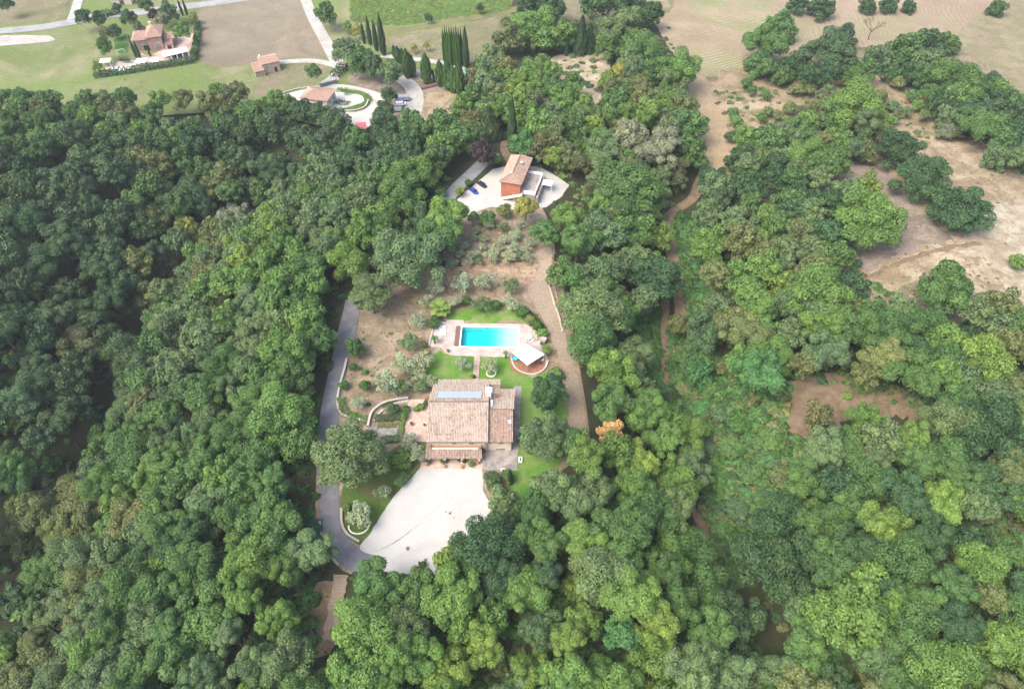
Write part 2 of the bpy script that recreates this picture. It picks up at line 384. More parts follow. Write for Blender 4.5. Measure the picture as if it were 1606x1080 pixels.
# ------------------------------------------------------------------ ground sheets
# the plateau with its fields, farther away
psheet('scrub_ground', [(1070, 130), (1090, 100), (1100, -40), (1700, -80), (1760, 300), (1700, 560), (1500, 560), (1330, 500), (1230, 400), (1160, 300), (1120, 240)], grainy('scrub_ground', (.30, .245, .17), (.38, .31, .22), (.17, .165, .09), .05, .12, 1.4), .07, 2.0, .4, False)
psheet('meadow', [(-60, 190), (-60, -30), (400, -30), (640, -30), (810, -30), (810, 40), (760, 110), (660, 200), (560, 212), (395, 172), (200, 185), (0, 190)], M['meadow'], .06, 6, sm=False)
psheet('field', [(316, 14), (470, -6), (497, 40), (513, 88), (440, 92), (318, 100)], M['plough'], .12, 5, .15)
psheet('field', [(-40, -20), (118, -20), (104, 33), (-40, 43)], M['greyfield'], .12, 5, sm=False)
psheet('field', [(548, -25), (812, -25), (800, 14), (705, 27), (640, 38), (590, 38), (548, 30)], grainy('green_crop_soil', (.24, .26, .05), (.33, .32, .08), (.2, .24, .05), .04, .3, 2), .12, 5, .3, False)
psheet('field', [(608, 60), (700, 46), (800, 24), (800, 60), (745, 100), (700, 96), (640, 84)], M['greyfield'], .13, 5, .2)
road('grass_strip', [(600, 52), (700, 36), (830, 12)], 6, grainy('bank_grass', (.10, .12, .045), (.15, .155, .06), (.17, .15, .08), .05, .2, 2), .16, 7, 2.5, .3)
psheet('gravel_patch', [(-40, 60), (60, 56), (80, 58), (76, 66), (-40, 75)], M['whiteroad'], .14, 4)
road('road', [(-60, 56), (50, 45), (108, 36), (150, 26), (215, 20), (290, 11), (420, -8)], 7, M['farroad'], .2, 7, 4)
road('farm_track', [(110, 36), (118, 18), (128, -15)], 4.5, M['whiteroad'], .19)
road('lane', [(470, -25), (488, 22), (508, 60), (524, 90), (533, 108), (522, 124), (505, 134)], 5.2, M['whiteroad'], .18, 6)
road('farm_track', [(529, 104), (500, 97), (470, 96), (430, 99)], 4, M['whiteroad'], .17)
psheet('dry_bank', [(420, 118), (470, 100), (515, 105), (500, 125), (440, 140), (410, 150), (395, 140)], M['greyfield'], .1, 4)
psheet('farm_yard', [(440, 150), (470, 142), (505, 133), (545, 134), (585, 143), (602, 152), (600, 170), (580, 198), (560, 204), (520, 190), (470, 175)], M['gravel'], .15, 4)
psheet('flower_bed', [(528, 140), (562, 143), (582, 152), (580, 162), (555, 172), (535, 172), (552, 167), (570, 160), (566, 150), (545, 146)], M['verge'], .22, 2)
psheet('bare_soil', [(545, 128), (560, 112), (600, 118), (640, 128), (655, 180), (625, 185), (604, 160), (580, 142)], M['pinksoil'], .12, 4)
road('farm_track', [(625, 122), (643, 134), (651, 150), (648, 172), (634, 200)], 6, M['whiteroad'], .2, 8)
psheet('bare_soil', [(652, 152), (690, 145), (735, 147), (738, 158), (712, 176), (690, 190), (655, 192)], M['drygrass'], .14, 3)
psheet('bare_soil', [(632, 118), (680, 128), (735, 144), (700, 148), (655, 148)], M['pinksoil'], .13, 3)
road('lane', [(598, 88), (640, 92), (690, 99), (730, 108)], 3.5, M['whiteroad'], .2)
road('paved_lane', [(626, 106), (660, 116), (700, 132), (745, 150)], 5, M['bluegrey'], .2)
psheet('dry_clearing', [(862, 93), (900, 83), (944, 83), (957, 105), (960, 128), (935, 165), (905, 150), (875, 120)], M['palegrass'], .1, 3, .3)
psheet('field', [(860, -25), (1040, -25), (1050, 20), (990, 30), (890, 35)], M['greyfield'], .1, 5)
psheet('field', [(1022, -30), (1250, -30), (1250, 20), (1180, 60), (1185, 100), (1140, 112), (1090, 112), (1040, 60)], M['stubble'], .1, 4, .2)
psheet('field', [(1215, 30), (1245, 0), (1640, -40), (1560, 40), (1500, 60), (1350, 75), (1250, 90), (1215, 110)], M['stubble2'], .14, 4, .2)
psheet('field', [(1500, 70), (1540, 20), (1700, -60), (1760, 120), (1606, 145), (1560, 110)], grainy('rough_pasture', (.30, .24, .18), (.36, .31, .21), (.25, .23, .12), .05, .15, 1.2), .18, 5)
psheet('bare_slope', [(1090, 118), (1120, 120), (1160, 108), (1300, 125), (1420, 110), (1480, 175), (1500, 215), (1420, 215), (1330, 190), (1290, 210), (1180, 225), (1140, 240), (1110, 180)], grainy('scrub_soil', (.40, .29, .19), (.50, .39, .28), (.22, .19, .10), .04, .12, 2), .12, 2.5, .9)
psheet('sandy_track', [(1083, 128), (1104, 120), (1118, 150), (1136, 190), (1146, 232), (1132, 262), (1098, 270), (1092, 210), (1078, 165)], M['orange'], .16, 2.5, .15)
road('path', [(1112, 255), (1098, 285), (1086, 312), (1060, 330), (1046, 345), (1044, 362), (1052, 392), (1064, 445), (1068, 495)], 4.2, M['path'], .16, 3.6)
road('grass_verge', [(1062, 345), (1054, 365), (1064, 400), (1074, 450), (1080, 495)], 4, M['verge'], .12)
road('path', [(1044, 470), (1042, 530), (1044, 570), (1040, 612)], 2.6, M['path'], .16)
road('path', [(1090, 790), (1104, 830), (1116, 860), (1124, 900)], 3.2, M['path'], .16)
psheet('dry_meadow', [(1310, 278), (1345, 225), (1400, 205), (1450, 200), (1510, 215), (1570, 222), (1640, 270), (1680, 480), (1560, 480), (1520, 450), (1440, 440), (1370, 475), (1330, 480), (1330, 440), (1400, 350), (1390, 310)], M['drygrass'], .08, 3, .9)
psheet('bare_soil', [(1312, 275), (1350, 232), (1375, 240), (1400, 275), (1440, 330), (1500, 375), (1460, 385), (1400, 405), (1360, 430), (1350, 400), (1400, 350), (1400, 310), (1370, 290)], M['pinksoil'], .13, 3, .8)
psheet('dry_clearing', [(1545, 330), (1600, 320), (1660, 360), (1660, 440), (1590, 450), (1560, 420), (1530, 400), (1500, 388)], M['palegrass'], .13, 3, 1.0)
road('field_track', [(1340, 445), (1380, 425), (1430, 405), (1490, 388), (1540, 382)], 1.6, M['path'], .2, rag=.25)
road('field_track', [(1350, 440), (1390, 419), (1440, 399), (1500, 384)], 1.1, M['palegrass'], .19, rag=.2)
road('field_track', [(1560, 218), (1578, 245), (1596, 270), (1640, 300)], 2.2, M['palegrass'], .2, rag=.2)
road('field_track', [(1408, 105), (1435, 130), (1460, 165), (1495, 200), (1505, 212)], 3.2, M['drygrass'], .16, rag=.3)
psheet('bare_soil', [(1235, 600), (1320, 585), (1420, 610), (1490, 640), (1470, 662), (1350, 650), (1280, 690), (1240, 680)], M['path'], .1, 3, .8)
psheet('bare_soil', [(1530, 812), (1570, 800), (1640, 800), (1640, 850), (1560, 836)], M['drygrass'], .1, 3, .8)
psheet('bare_soil', [(460, 930), (530, 925), (535, 1000), (500, 1030), (465, 1010)], M['path'], .1, 3, .8)
# the ridge
psheet('ridge_soil', [(548, 478), (575, 440), (690, 400), (715, 345), (730, 300), (800, 285), (850, 325), (872, 395), (888, 470), (908, 570), (925, 690), (905, 720), (850, 760), (800, 810), (770, 900), (690, 915), (560, 905), (500, 850), (495, 780), (500, 690), (515, 590), (535, 500)], M['soil'], .06, 3, hole=(PR[0] - .03, PR[1] + .03, PR[2] - .03, PR[3] + .03))
psheet('track', [(842, 396), (866, 390), (864, 440), (873, 478), (888, 530), (905, 590), (916, 640), (920, 700), (894, 700), (893, 620), (880, 570), (858, 515), (838, 478), (828, 452)], M['track'], .12, 2.5, .12)
psheet('lawn', [(666, 604), (674, 566), (690, 550), (700, 556), (750, 558), (802, 558), (812, 578), (835, 592), (862, 585), (884, 622), (890, 690), (868, 745), (840, 780), (815, 800), (795, 780), (806, 700), (800, 610), (700, 598)], M['lawn'], .12, 2.5, .08)
psheet('lawn', [(706, 492), (740, 484), (780, 485), (812, 484), (836, 502), (836, 512), (770, 510), (706, 510)], M['lawn'], .12, 2.5, .08)
psheet('lawn', [(545, 750), (600, 715), (640, 690), (668, 692), (668, 725), (655, 742), (615, 782), (580, 842), (568, 856), (545, 840), (534, 800)], M['darklawn'], .12, 2.5, .08)
psheet('gravel_yard', [(659, 734), (756, 734), (758, 770), (775, 800), (780, 880), (745, 905), (690, 900), (640, 900), (560, 890), (565, 856), (578, 840), (616, 780)], M['gravel'], .16, 3, .07, False)
drive_px = [(556, 462), (550, 495), (538, 550), (526, 600), (517, 650), (513, 700), (514, 760), (519, 812), (532, 852), (560, 880), (600, 890)]
road('drive', drive_px, 5.0, M['asphalt'], .2)
road('path', [(534, 900), (530, 935), (522, 970), (514, 1005)], 3, M['track'], .16, rag=.2)
tt = grainy('worn_gravel', (.61, .59, .565), (.65, .63, .605), (.57, .55, .52), .2, .6, 5)
for k, px_ in enumerate(([(572, 872), (620, 850), (670, 810), (705, 770), (715, 738)],)):
    for o_ in (-.8, .8):
        L_ = smooth([at(u, v) for u, v in px_], False, 6); sheet('tyre_track', ribbon_ring([Vector((p.x + o_ * .8, p.y + o_ * .55)) for p in L_], .32), tt, .175 + .004 * k, 3, .06)
for u, v, r in ((706, 805, .35), (699, 803, .22), (712, 812, .18), (690, 806, .15), (640, 860, .5), (668, 878, .5)):  # small dark irregular patches on the gravel
    p = at(u, v); sheet('gravel_mark', [Vector((p.x + r * math.cos(a_) * rnd.uniform(.6, 1.3), p.y + r * math.sin(a_) * rnd.uniform(.6, 1.3))) for a_ in np.arange(0, 6.28, .5)], M['path'], .192, 3)
road('drive', [(775, 240), (745, 268), (712, 300), (690, 330)], 5, M['bluegrey'], .2)
road('path', [(805, 255), (795, 235), (797, 215)], 5, M['path'], .18)
psheet('courtyard', [(773, 266), (790, 262), (845, 262), (893, 291), (880, 310), (856, 326), (808, 330), (770, 325), (728, 340), (716, 314)], M['gravel'], .18, 3, .05, False)
psheet('rubble_bank', [(722, 412), (750, 405), (800, 412), (842, 408), (838, 440), (822, 446), (790, 428), (740, 424)], grainy('rubble', (.34, .22, .15), (.58, .46, .34), (.30, .19, .13), .2, .6, 3, bump=.9), .16, 1, .2)
psheet('terrace', [(641, 627), (673, 626), (668, 693), (632, 693)], M['paving'], .2, 3, 0, False)
psheet('apron', [(753, 700), (806, 690), (806, 606), (818, 606), (811, 738), (757, 737)], M['concrete'], .2, 3, 0, False)
psheet('porch_floor', [(663, 712), (757, 712), (757, 735), (659, 735)], M['paving'], .22, 3, 0, False)
psheet('gravel_patch', [(578, 672), (610, 668), (630, 668), (628, 690), (590, 690)], M['concrete'], .15, 3)
psheet('garden_path', [(744.5, 558), (752, 558), (749, 596), (743, 596)], grainy('path_slabs', (.45, .33, .26), (.55, .44, .36), (.36, .27, .2), .5, 2, 5), .19, 2, 0, False)

def garden_wall(px, w, h, m, label, closed=False, cat='wall', name='stone_wall', off=0, k=5):
    line = smooth([at(u, v) for u, v in px], closed, k); n = len(line); A, B = [], []
    for i, p in enumerate(line):
        t = (line[(i + 1) % n] - line[i - 1]) if closed else (line[min(i + 1, n - 1)] - line[max(i - 1, 0)])
        t = t.normalized() if t.length else Vector((1, 0)); s = Vector((-t.y, t.x)) * w / 2; A.append(p + s); B.append(p - s)
    b = MB(); c = MB()
    for i in range(n if closed else n - 1):
        j = (i + 1) % n; q = [A[i], A[j], B[j], B[i]]
        z = [hz(p.x, p.y) for p in q]
        b.prism([(p.x, p.y) for p in q][::-1], [t - .4 for t in z][::-1], [t + h + off for t in z][::-1])
    p0 = line[0]; e = empty(name, (p0.x, p0.y, hz(p0.x, p0.y)), 0, label, cat)
    for o in (b,):
        o.v = [(x - p0.x, y - p0.y, z - e.location.z) for x, y, z in o.v]
    b.build('masonry', m, e)
    # capping stones, one by one
    L = sum((line[i + 1] - line[i]).length for i in range(n - 1)); acc = 0; pos = []
    for i in range(n - 1):
        d = (line[i + 1] - line[i]); l = d.length
        while acc <= l: pos.append((line[i] + d * (acc / max(l, 1e-6)), math.atan2(d.y, d.x))); acc += .85
        acc -= l
    src = None
    for p, a in pos[:150]:
        if src is None:
            mb = MB().box((0, 0, 0), (.8, w + .14, .09), 0, .96, .94); o = mb.build('capping_stone', M['capstone'], e); src = o
        else:
            o = src.copy(); COL.objects.link(o)
        o.location = (p.x - p0.x, p.y - p0.y, hz(p.x, p.y) + h + off - e.location.z + rnd.uniform(0, .03)); o.rotation_euler[2] = a + rnd.uniform(-.05, .05)
        o.scale = (rnd.uniform(.85, 1.05), rnd.uniform(.92, 1.05), 1)
    return e
garden_wall([(544, 566), (541, 580), (534, 605), (530, 630), (534, 648), (548, 656), (578, 663)], .45, .8, M['stone'], 'pale stone wall curving along the inner edge of the asphalt drive')
garden_wall([(578, 668), (584, 648), (600, 635), (620, 629), (641, 626)], .5, .9, M['stone'], 'curved pale stone wall between olive garden and paved terrace')
garden_wall([(595, 650), (602, 643), (618, 634), (640, 630)], .35, .5, M['offwhite'], 'low white inner wall beside the curved garden wall')
garden_wall([(536, 800), (537, 822), (545, 838), (563, 850)], .4, .6, M['stone'], 'low curved pale wall at the inner bend of the drive')
garden_wall([(502, 820), (506, 845), (516, 866), (530, 885)], .35, .35, M['stone'], 'low kerb wall on the outer bend of the drive')
garden_wall([(862, 424), (861, 445), (867, 470), (877, 500), (882, 520)], .4, .5, M['stone'], 'white retaining wall along the right side of the dirt track')
# ------------------------------------------------------------------ building helpers
def tiled(name, poly3, m, parent, pw=.40, pl=.55, deck_th=.14, deck_m=None):
    """roof plane: poly3 starts with the eave (left, right as seen from outside), then goes round; a deck with barrel tiles on it"""
    P = [Vector(p) for p in poly3]; ex = (P[1] - P[0]).normalized()
    nrm = ex.cross(P[2] - P[0]).normalized(); ey = nrm.cross(ex)
    if nrm.z < 0: nrm = -nrm; ey = -ey
    q = [((p - P[0]).dot(ex), (p - P[0]).dot(ey)) for p in P]
    deck = MB().slab(P, deck_th).build(name, deck_m or M['terracotta'], parent)
    V, Q, A = [], [], []
    x0, x1 = min(a for a, b in q), max(a for a, b in q); n = max(1, round((x1 - x0) / pw)); w = (x1 - x0) / n
    prof = [(-.5, -.02), (-.40, .08), (-.16, .17), (.16, .17), (.40, .08), (.5, -.02)]
    for i in range(n):
        s = x0 + (i + .5) * w; ys = []
        for k in range(len(q)):
            (ax, ay), (bx, by) = q[k], q[(k + 1) % len(q)]
            if (ax > s) != (bx > s): ys.append(ay + (by - ay) * (s - ax) / (bx - ax))
        if len(ys) < 2: continue
        a, b = min(ys) - .06, max(ys); rows = max(1, round((b - a) / pl)); l = (b - a) / rows
        col = rnd.random()
        for j in range(rows):
            t = min(1, max(0, rnd.gauss(.42, .3) + (col - .5) * .2)); dy = rnd.uniform(-.03, .03); k0 = len(V)
            for yy, lift in ((a + j * l + dy, .05), (a + (j + 1) * l + .03, .0)):
                for px, pz in prof:
                    V.append(P[0] + ex * (s + px * w) + ey * yy + nrm * (pz + lift)); A.append(t)
            for g in range(5): Q.append((k0 + g, k0 + g + 1, k0 + g + 7, k0 + g + 6))
    if V:
        me = mesh_np('tiles', [tuple(v) for v in V], np.array(Q), m)
        at_ = me.attributes.new('tile_rand', 'FLOAT', 'POINT'); at_.data.foreach_set('value', np.array(A, np.float32))
        tag(link('tiles', me, deck), kind='stuff')
    return deck
def ridge_caps(a, b, m, parent, r=.16, l=.5):
    a, b = Vector(a), Vector(b); n = max(1, round((b - a).length / l)); d = (b - a) / n; mb = MB(); A = []
    for i in range(n):
        p = a + d * i; mb.tube([p, p + d * 1.08], [r * 1.15, r], 8, True); A += [rnd.uniform(.1, .8)] * 16
    o = mb.build('ridge_tiles', m, parent, True, kind='stuff')
    at_ = o.data.attributes.new('tile_rand', 'FLOAT', 'POINT'); at_.data.foreach_set('value', np.array(A, np.float32)); return o
def window(parent, c, w, h, rz, shutter=None, name='window', sill=True, open_=False):
    """frame proud of the wall, pane and shutters; c = centre on the wall face, rz = direction the wall faces"""
    f = MB(); t = .09
    f.box((-w / 2, 0, -h / 2), (t, .12, h)); f.box((w / 2, 0, -h / 2), (t, .12, h)); f.box((0, 0, h / 2), (w + t, .12, t))
    f.box((0, 0, -h / 2 - t), (w + t + .1, .2 if sill else .12, t)); f.box((0, .0, -h / 2), (.05, .1, h))
    o = f.build(name, M['offwhite'], parent); o.location = c; o.rotation_euler[2] = rz
    MB().box((0, .02, -h / 2), (w - t, .04, h)).build('pane', M['glass'], o)
    if shutter:
        for sx in (-1, 1):
            s = MB()
            x = sx * (w * .75 + .1) if open_ else sx * w / 4
            s.box((x, -.09, -h / 2), (w / 2 - .06, .05, h))
            for k in range(5): s.box((x, -.125, -h / 2 + h * (k + .5) / 5 - .05), (w / 2 - .14, .03, h / 8))
            s.build('shutter', shutter, o)
    return o
def pot(p, r=.35, h=.5, plant=None, label='', size=.7, tone='M', m=None):
    e = empty('potted_plant' if plant else 'flower_pot', p, rnd.uniform(0, 6), label, 'plant pot')
    b = MB(); k = 12; prof = [(0, r * .65), (h * .85, r), (h * .85, r * 1.12), (h, r * 1.12), (h, r * .9), (h * .85, r * .85)]
    for z, q in prof: b.v += [(q * math.cos(6.2832 * j / k), q * math.sin(6.2832 * j / k), z) for j in range(k)]
    for i in range(len(prof) - 1):
        for j in range(k): b.f.append((i * k + j, i * k + (j + 1) % k, (i + 1) * k + (j + 1) % k, (i + 1) * k + j))
    b.f.append(tuple(range(k))[::-1]); b.f.append(tuple(range(len(b.v) - k, len(b.v))))
    b.build('pot', m or M['terracotta'], e)
    if plant:
        c = link('foliage', TPL[plant], e); c.location = (0, 0, h + size * .55); c.scale = (size, size, size); c.color = (*tone_rgb(tone), 1)
    return e

# ------------------------------------------------------------------ main house
Hx = (-13.5, 107.0)
house = empty('country_house', (Hx[0], Hx[1], 0), 0, 'large cream country house with pale tiled roofs and solar panels above the white yard', 'house')
def hl(x, y, z): return (x - Hx[0], y - Hx[1], z)
def hp(pts): return [hl(*p) for p in pts]
w = MB()
w.prism([hl(x, y, 0)[:2] for x, y in ((-20.5, 98.3), (-6.3, 98.3), (-6.3, 115.2), (-20.5, 115.2))], -.3, [5.75, 5.75, 6.05, 6.05])
w.add(hp([(-20.5, 98.3, 5.75), (-20.5, 115.2, 6.05), (-20.5, 107.7, 8.35)]), [(0, 1, 2), (2, 1, 0)][:1])
w.add(hp([(-6.3, 98.3, 5.75), (-6.3, 115.2, 6.05), (-6.3, 107.7, 8.35)]), [(0, 2, 1)])
w.build('wall', M['cream'], house)
w = MB()
w.prism([hl(x, y, 0)[:2] for x, y in ((-6.28, 98.9), (-.1, 98.9), (-.1, 114.2), (-6.28, 114.2))], -.3, [4.95, 4.95, 4.85, 4.85])
w.add(hp([(-.1, 98.9, 4.95), (-.1, 114.2, 4.85), (-.1, 106.3, 7.1)]), [(0, 2, 1)])
w.build('wall', M['cream'], house)
tiled('roof', hp([(-21.1, 97.6, 5.85), (-6.0, 97.6, 5.85), (-5.85, 107.7, 8.7), (-21.0, 107.7, 8.7)]), M['tile'], house)
tiled('roof', hp([(-5.85, 115.0, 6.55), (-20.6, 115.0, 6.55), (-21.0, 107.75, 8.7), (-5.85, 107.75, 8.7)]), M['tile'], house)
tiled('roof', hp([(-3.0, 117.3, 5.75), (-19.4, 117.3, 5.75), (-19.4, 114.9, 6.42), (-3.0, 114.9, 6.42)]), M['tile'], house)
w = MB(); w.prism([hl(x, y, 0)[:2] for x, y in ((-19.1, 115.22), (-3.2, 115.22), (-3.2, 116.8), (-19.1, 116.8))], -.3, [6.1, 6.1, 5.6, 5.6]); w.build('wall', M['cream'], house)
tiled('roof', hp([(-5.95, 98.15, 5.0), (.3, 98.15, 5.0), (.3, 106.3, 7.3), (-5.95, 106.3, 7.3)]), M['tile_red'], house)
tiled('roof', hp([(1.0, 114.7, 4.95), (-5.8, 114.7, 4.95), (-5.8, 106.35, 7.3), (.4, 106.35, 7.3)]), M['tile'], house)
ridge_caps(hl(-21, 107.72, 8.8), hl(-5.8, 107.72, 8.8), M['tile_red'], house)
ridge_caps(hl(-5.9, 106.32, 7.4), hl(.4, 106.32, 7.4), M['tile_red'], house)
# porch: pillars, tiled pent roof, white parapet, balcony floor, left return roof
porch_px = (-20.6, -16.7, -12.4, -8.2)
for x in porch_px:
    p = MB(); p.box(hl(x, 95.4, 0), (.75, .75, .25)); p.box(hl(x, 95.4, .25), (.55, .55, 2.15)); p.box(hl(x, 95.4, 2.4), (.72, .72, .18))
    p.build('pillar', M['offwhite'], house)
b = MB(); b.box(hl(-14.4, 95.4, 2.3), (12.6, .3, .28)); b.build('beam', M['wood'], house)
tiled('porch_roof', hp([(-21.3, 94.8, 2.75), (-7.4, 94.8, 2.75), (-7.4, 97.0, 3.5), (-21.3, 97.0, 3.5)]), M['tile_red'], house)
tiled('porch_roof', hp([(-21.2, 97.0, 3.5), (-20.1, 97.0, 3.5), (-20.1, 98.3, 3.95), (-21.2, 98.3, 3.95)]), M['tile_red'], house)
MB().box(hl(-14.1, 97.12, 3.2), (11.4, .22, .62)).build('parapet', M['white'], house)
MB().box(hl(-14.0, 97.75, 3.0), (12.6, 1.05, .16)).build('balcony_floor', M['terracotta'], house)
MB().box(hl(-8.0, 97.6, 3.16), (.7, .7, .9), 0, .8, .8).build('chimney_stub', M['terracotta'], house)
for x, z, ww, hh in ((-14.3, 4.75, 1.2, 1.5), (-10.1, 4.75, 1.3, 1.5)):
    window(house, hl(x, 98.27, z), ww, hh, 0, M['shutter'])
for x, z, ww, hh in ((-5.45, 3.85, .85, 1.2), (-2.75, 3.8, 1.4, 1.15)):
    window(house, hl(x, 98.87, z), ww, hh, 0, M['shutter'])
for x in (-18.6, -14.5, -10.3):
    d = MB(); d.box(hl(x, 98.24, .2), (1.5, .12, 2.2)); d = d.build('door', M['darkwood'], house)
g = MB(); g.box(hl(-2.9, 98.86, .45), (2.2, .08, .35)); g.build('vent_grille', M['iron'], house)
for x0, x1, y, z in ((-21.1, -6.0, 97.5, 5.68), (-5.9, .35, 98.05, 4.83)):
    MB().tube([hl(x0, y, z), hl(x1, y, z)], .07, 8).build('gutter', M['darkwood'], house)
for x, y, z in ((-.15, 98.75, 4.8), (-6.6, 98.15, 5.6), (.5, 106.5, 4.9)):
    MB().tube([hl(x, y, 0), hl(x, y, z)], .06, 8).build('downpipe', M['darkwood'], house)
# solar panels on the back slope
sl = (6.55 - 8.7) / 7.25
for k in range(6):
    x0 = -18.9 + k * 1.86; q = []
    for x, y in ((x0, 108.9), (x0 + 1.84, 108.9), (x0 + 1.84, 111.7), (x0, 111.7)): q.append(hl(x, y, 8.7 + sl * (y - 107.7) + .42))
    pn = MB().slab(q, .08).build('solar_panel', M['steel'], house)
    c = sum((Vector(v) for v in q), Vector()) / 4
    MB().slab([c + (Vector(v) - c) * .975 + Vector((0, 0, .006)) for v in q], .01).build('panel_glass', M['solar'], pn)
# chimneys
c = MB(); c.box(hl(-5.9, 110.4, 5.5), (1.1, 1.0, 4.1)).box(hl(-5.9, 110.4, 9.6), (1.5, 1.4, .14)); ch = c.build('chimney', M['offwhite'], house)
c = MB()
for sx in (-.5, .5):
    for sy in (-.45, .45): c.box(hl(-5.9 + sx, 110.4 + sy, 9.74), (.16, .16, .5))
c.slab([hl(-6.75, 109.6, 10.3), hl(-5.05, 109.6, 10.3), hl(-5.05, 111.2, 10.3), hl(-6.75, 111.2, 10.3)], .14); c.build('chimney_cap', M['white'], ch)
MB().box(hl(-5.9, 110.4, 9.74), (.7, .6, .35)).build('flue', M['black'], ch)
c = MB(); c.box(hl(-3.9, 111.6, 5.4), (.8, .8, 1.2)).box(hl(-3.9, 111.6, 6.6), (1.0, 1.0, .1)).box(hl(-3.9, 111.6, 6.7), (.5, .5, .25)); c.build('chimney', M['terracotta'], house)
c = MB(); c.box(hl(-5.2, 108.4, 6.5), (.6, 2.0, .9)); c.build('flue_housing', M['offwhite'], house)
q = [hl(-.95, 102.6, 6.52), hl(-.15, 102.6, 6.52), hl(-.15, 103.6, 6.8), hl(-.95, 103.6, 6.8)]
k_ = MB().slab(q, .2).build('skylight', M['steel'], house)
# things round the house
o = empty('cooling_unit', (2.1, 95.9, .2), 0, 'white outdoor unit with dark grille at the apron edge beside the lawn', 'air unit')
MB().box((0, 0, 0), (.9, 1.5, .55)).build('casing', M['white'], o); MB().box((0, 0, .55), (.4, 1.0, .04)).build('grille', M['iron'], o)
o = empty('cooling_unit', (-2.2, 92.9, .2), R(90), 'small white outdoor unit at the near edge of the concrete apron', 'air unit')
MB().box((0, 0, 0), (.7, 1.0, .5)).build('casing', M['white'], o); MB().box((0, 0, .5), (.3, .7, .04)).build('grille', M['iron'], o)
b = MB().box((0, 0, 0), (.9, .8, .45), 0, .96, .96); o = empty('storage_box', (-21.9, 95.8, .22), 0, 'small dark blue box by the left end of the porch', 'box')
b.build('box_body', M['iron'], o); MB().box((0, 0, .45), (.94, .84, .06)).build('lid', M['shutter'], o)

# ------------------------------------------------------------------ pool
def wz(u, v): return atz(u, v, zq)
deck_px = [(684.4, 500.7), (727.4, 501.6), (728, 507), (770, 507), (825.5, 508), (835, 512), (841, 518), (848, 526), (851, 533), (853, 545), (858, 556), (859.5, 567), (855, 578), (845, 585.5), (830, 588), (815, 583), (806, 575), (802, 564), (800, 559.6), (752, 558.6), (708, 557), (699, 553), (692, 545), (674, 543), (675, 533), (681, 512)]
deck_ring = [wz(u, v) for u, v in deck_px]
PC = [wz(725.5, 511.5), wz(813.3, 514.2), wz(812.4, 543.7), wz(721.8, 542.7)]       # back-left, back-right, front-right, front-left
px = Vector(((PC[1] - PC[0]) + (PC[2] - PC[3])) / 2); py = ((PC[0] - PC[3]) + (PC[1] - PC[2])) / 2
pc = sum(PC, Vector()) / 4; ang = math.atan2(px.y, px.x); pL, pW = px.length, py.length
ex = Vector((math.cos(ang), math.sin(ang), 0)); ey = Vector((-ex.y, ex.x, 0))
def pp(a, b, z=zq): p = pc + ex * a + ey * b; return Vector((p.x, p.y, z))
hole = [pp(-pL / 2, -pW / 2), pp(pL / 2, -pW / 2), pp(pL / 2, pW / 2), pp(-pL / 2, pW / 2)]
# deck with a hole: constrained triangulation, faces inside the hole dropped
ring = [Vector(p[:2]) for p in deck_ring]; hr = [Vector(p[:2]) for p in hole]; n1, n2 = len(ring), len(hr)
es = [(i, (i + 1) % n1) for i in range(n1)] + [(n1 + i, n1 + (i + 1) % n2) for i in range(n2)]
vs, _, fs, *_ = delaunay_2d_cdt(ring + hr, es, [], 0, 1e-4)
keep = []
for f in fs:
    c = sum((vs[i] for i in f), Vector((0, 0))) / len(f)
    if inside(c.x, c.y, ring) and not inside(c.x, c.y, hr): keep.append(f)
b = MB(); b.add([(p.x, p.y, zq) for p in vs], keep)
for rr in (ring,):
    for i in range(len(rr)):
        p, q = rr[i], rr[(i + 1) % len(rr)]; b.add([(p.x, p.y, zq), (q.x, q.y, zq), (q.x, q.y, -.3), (p.x, p.y, -.3)], [(3, 2, 1, 0)])
b.build('pool_deck', M['deck'], kind='structure')
pool = empty('swimming_pool', pc, ang, 'rectangular turquoise swimming pool in a pale stone deck behind the house', 'pool')
# basin: deep left, sloping floor; shallow right half imitates the sky's white glare
sec = [(-pL / 2, -2.6), (-pL * .1, -2.3), (pL * .12, -1.0), (pL * .3, -.45), (pL / 2, -.35)]
b = MB(); W2 = pW / 2
for i in range(len(sec) - 1):
    (x0, z0), (x1, z1) = sec[i], sec[i + 1]
    b.add([(x0, -W2, z0), (x1, -W2, z1), (x1, W2, z1), (x0, W2, z0)], [(0, 1, 2, 3)])
    for s in (-1, 1): b.add([(x0, s * W2, z0), (x1, s * W2, z1), (x1, s * W2, -.0), (x0, s * W2, -.0)], [(0, 1, 2, 3) if s > 0 else (3, 2, 1, 0)])
for x, z in (sec[0], sec[-1]): b.add([(x, -W2, z), (x, W2, z), (x, W2, 0), (x, -W2, 0)], [(0, 1, 2, 3)])
b.build('basin', M['poolpaint'], pool)
t = NT('pool_water'); tb = t.n('BsdfTransparent'); gb = t.n('BsdfGlossy'); gb.inputs['Roughness'].default_value = .06
fr = t.n('Fresnel'); fr.inputs['IOR'].default_value = 1.33; nz = t.n('TexNoise'); nz.inputs['Scale'].default_value = 1.2; bp = t.n('Bump'); bp.inputs['Strength'].default_value = .08
t.l(nz.outputs[0], bp.inputs['Height']); t.l(bp.outputs[0], gb.inputs['Normal'])
mx = t.n('MixShader'); t.l(fr.outputs[0], mx.inputs[0]); t.l(tb.outputs[0], mx.inputs[1]); t.l(gb.outputs[0], mx.inputs[2]); t.l(mx.outputs[0], t.out.inputs['Surface'])
ab = t.n('VolumeAbsorption'); ab.inputs['Color'].default_value = (.0, .93, .925, 1); ab.inputs['Density'].default_value = .75
t.l(ab.outputs[0], t.out.inputs['Volume']); M['water'] = t.m
b = MB(); e_ = .004
top = -.06
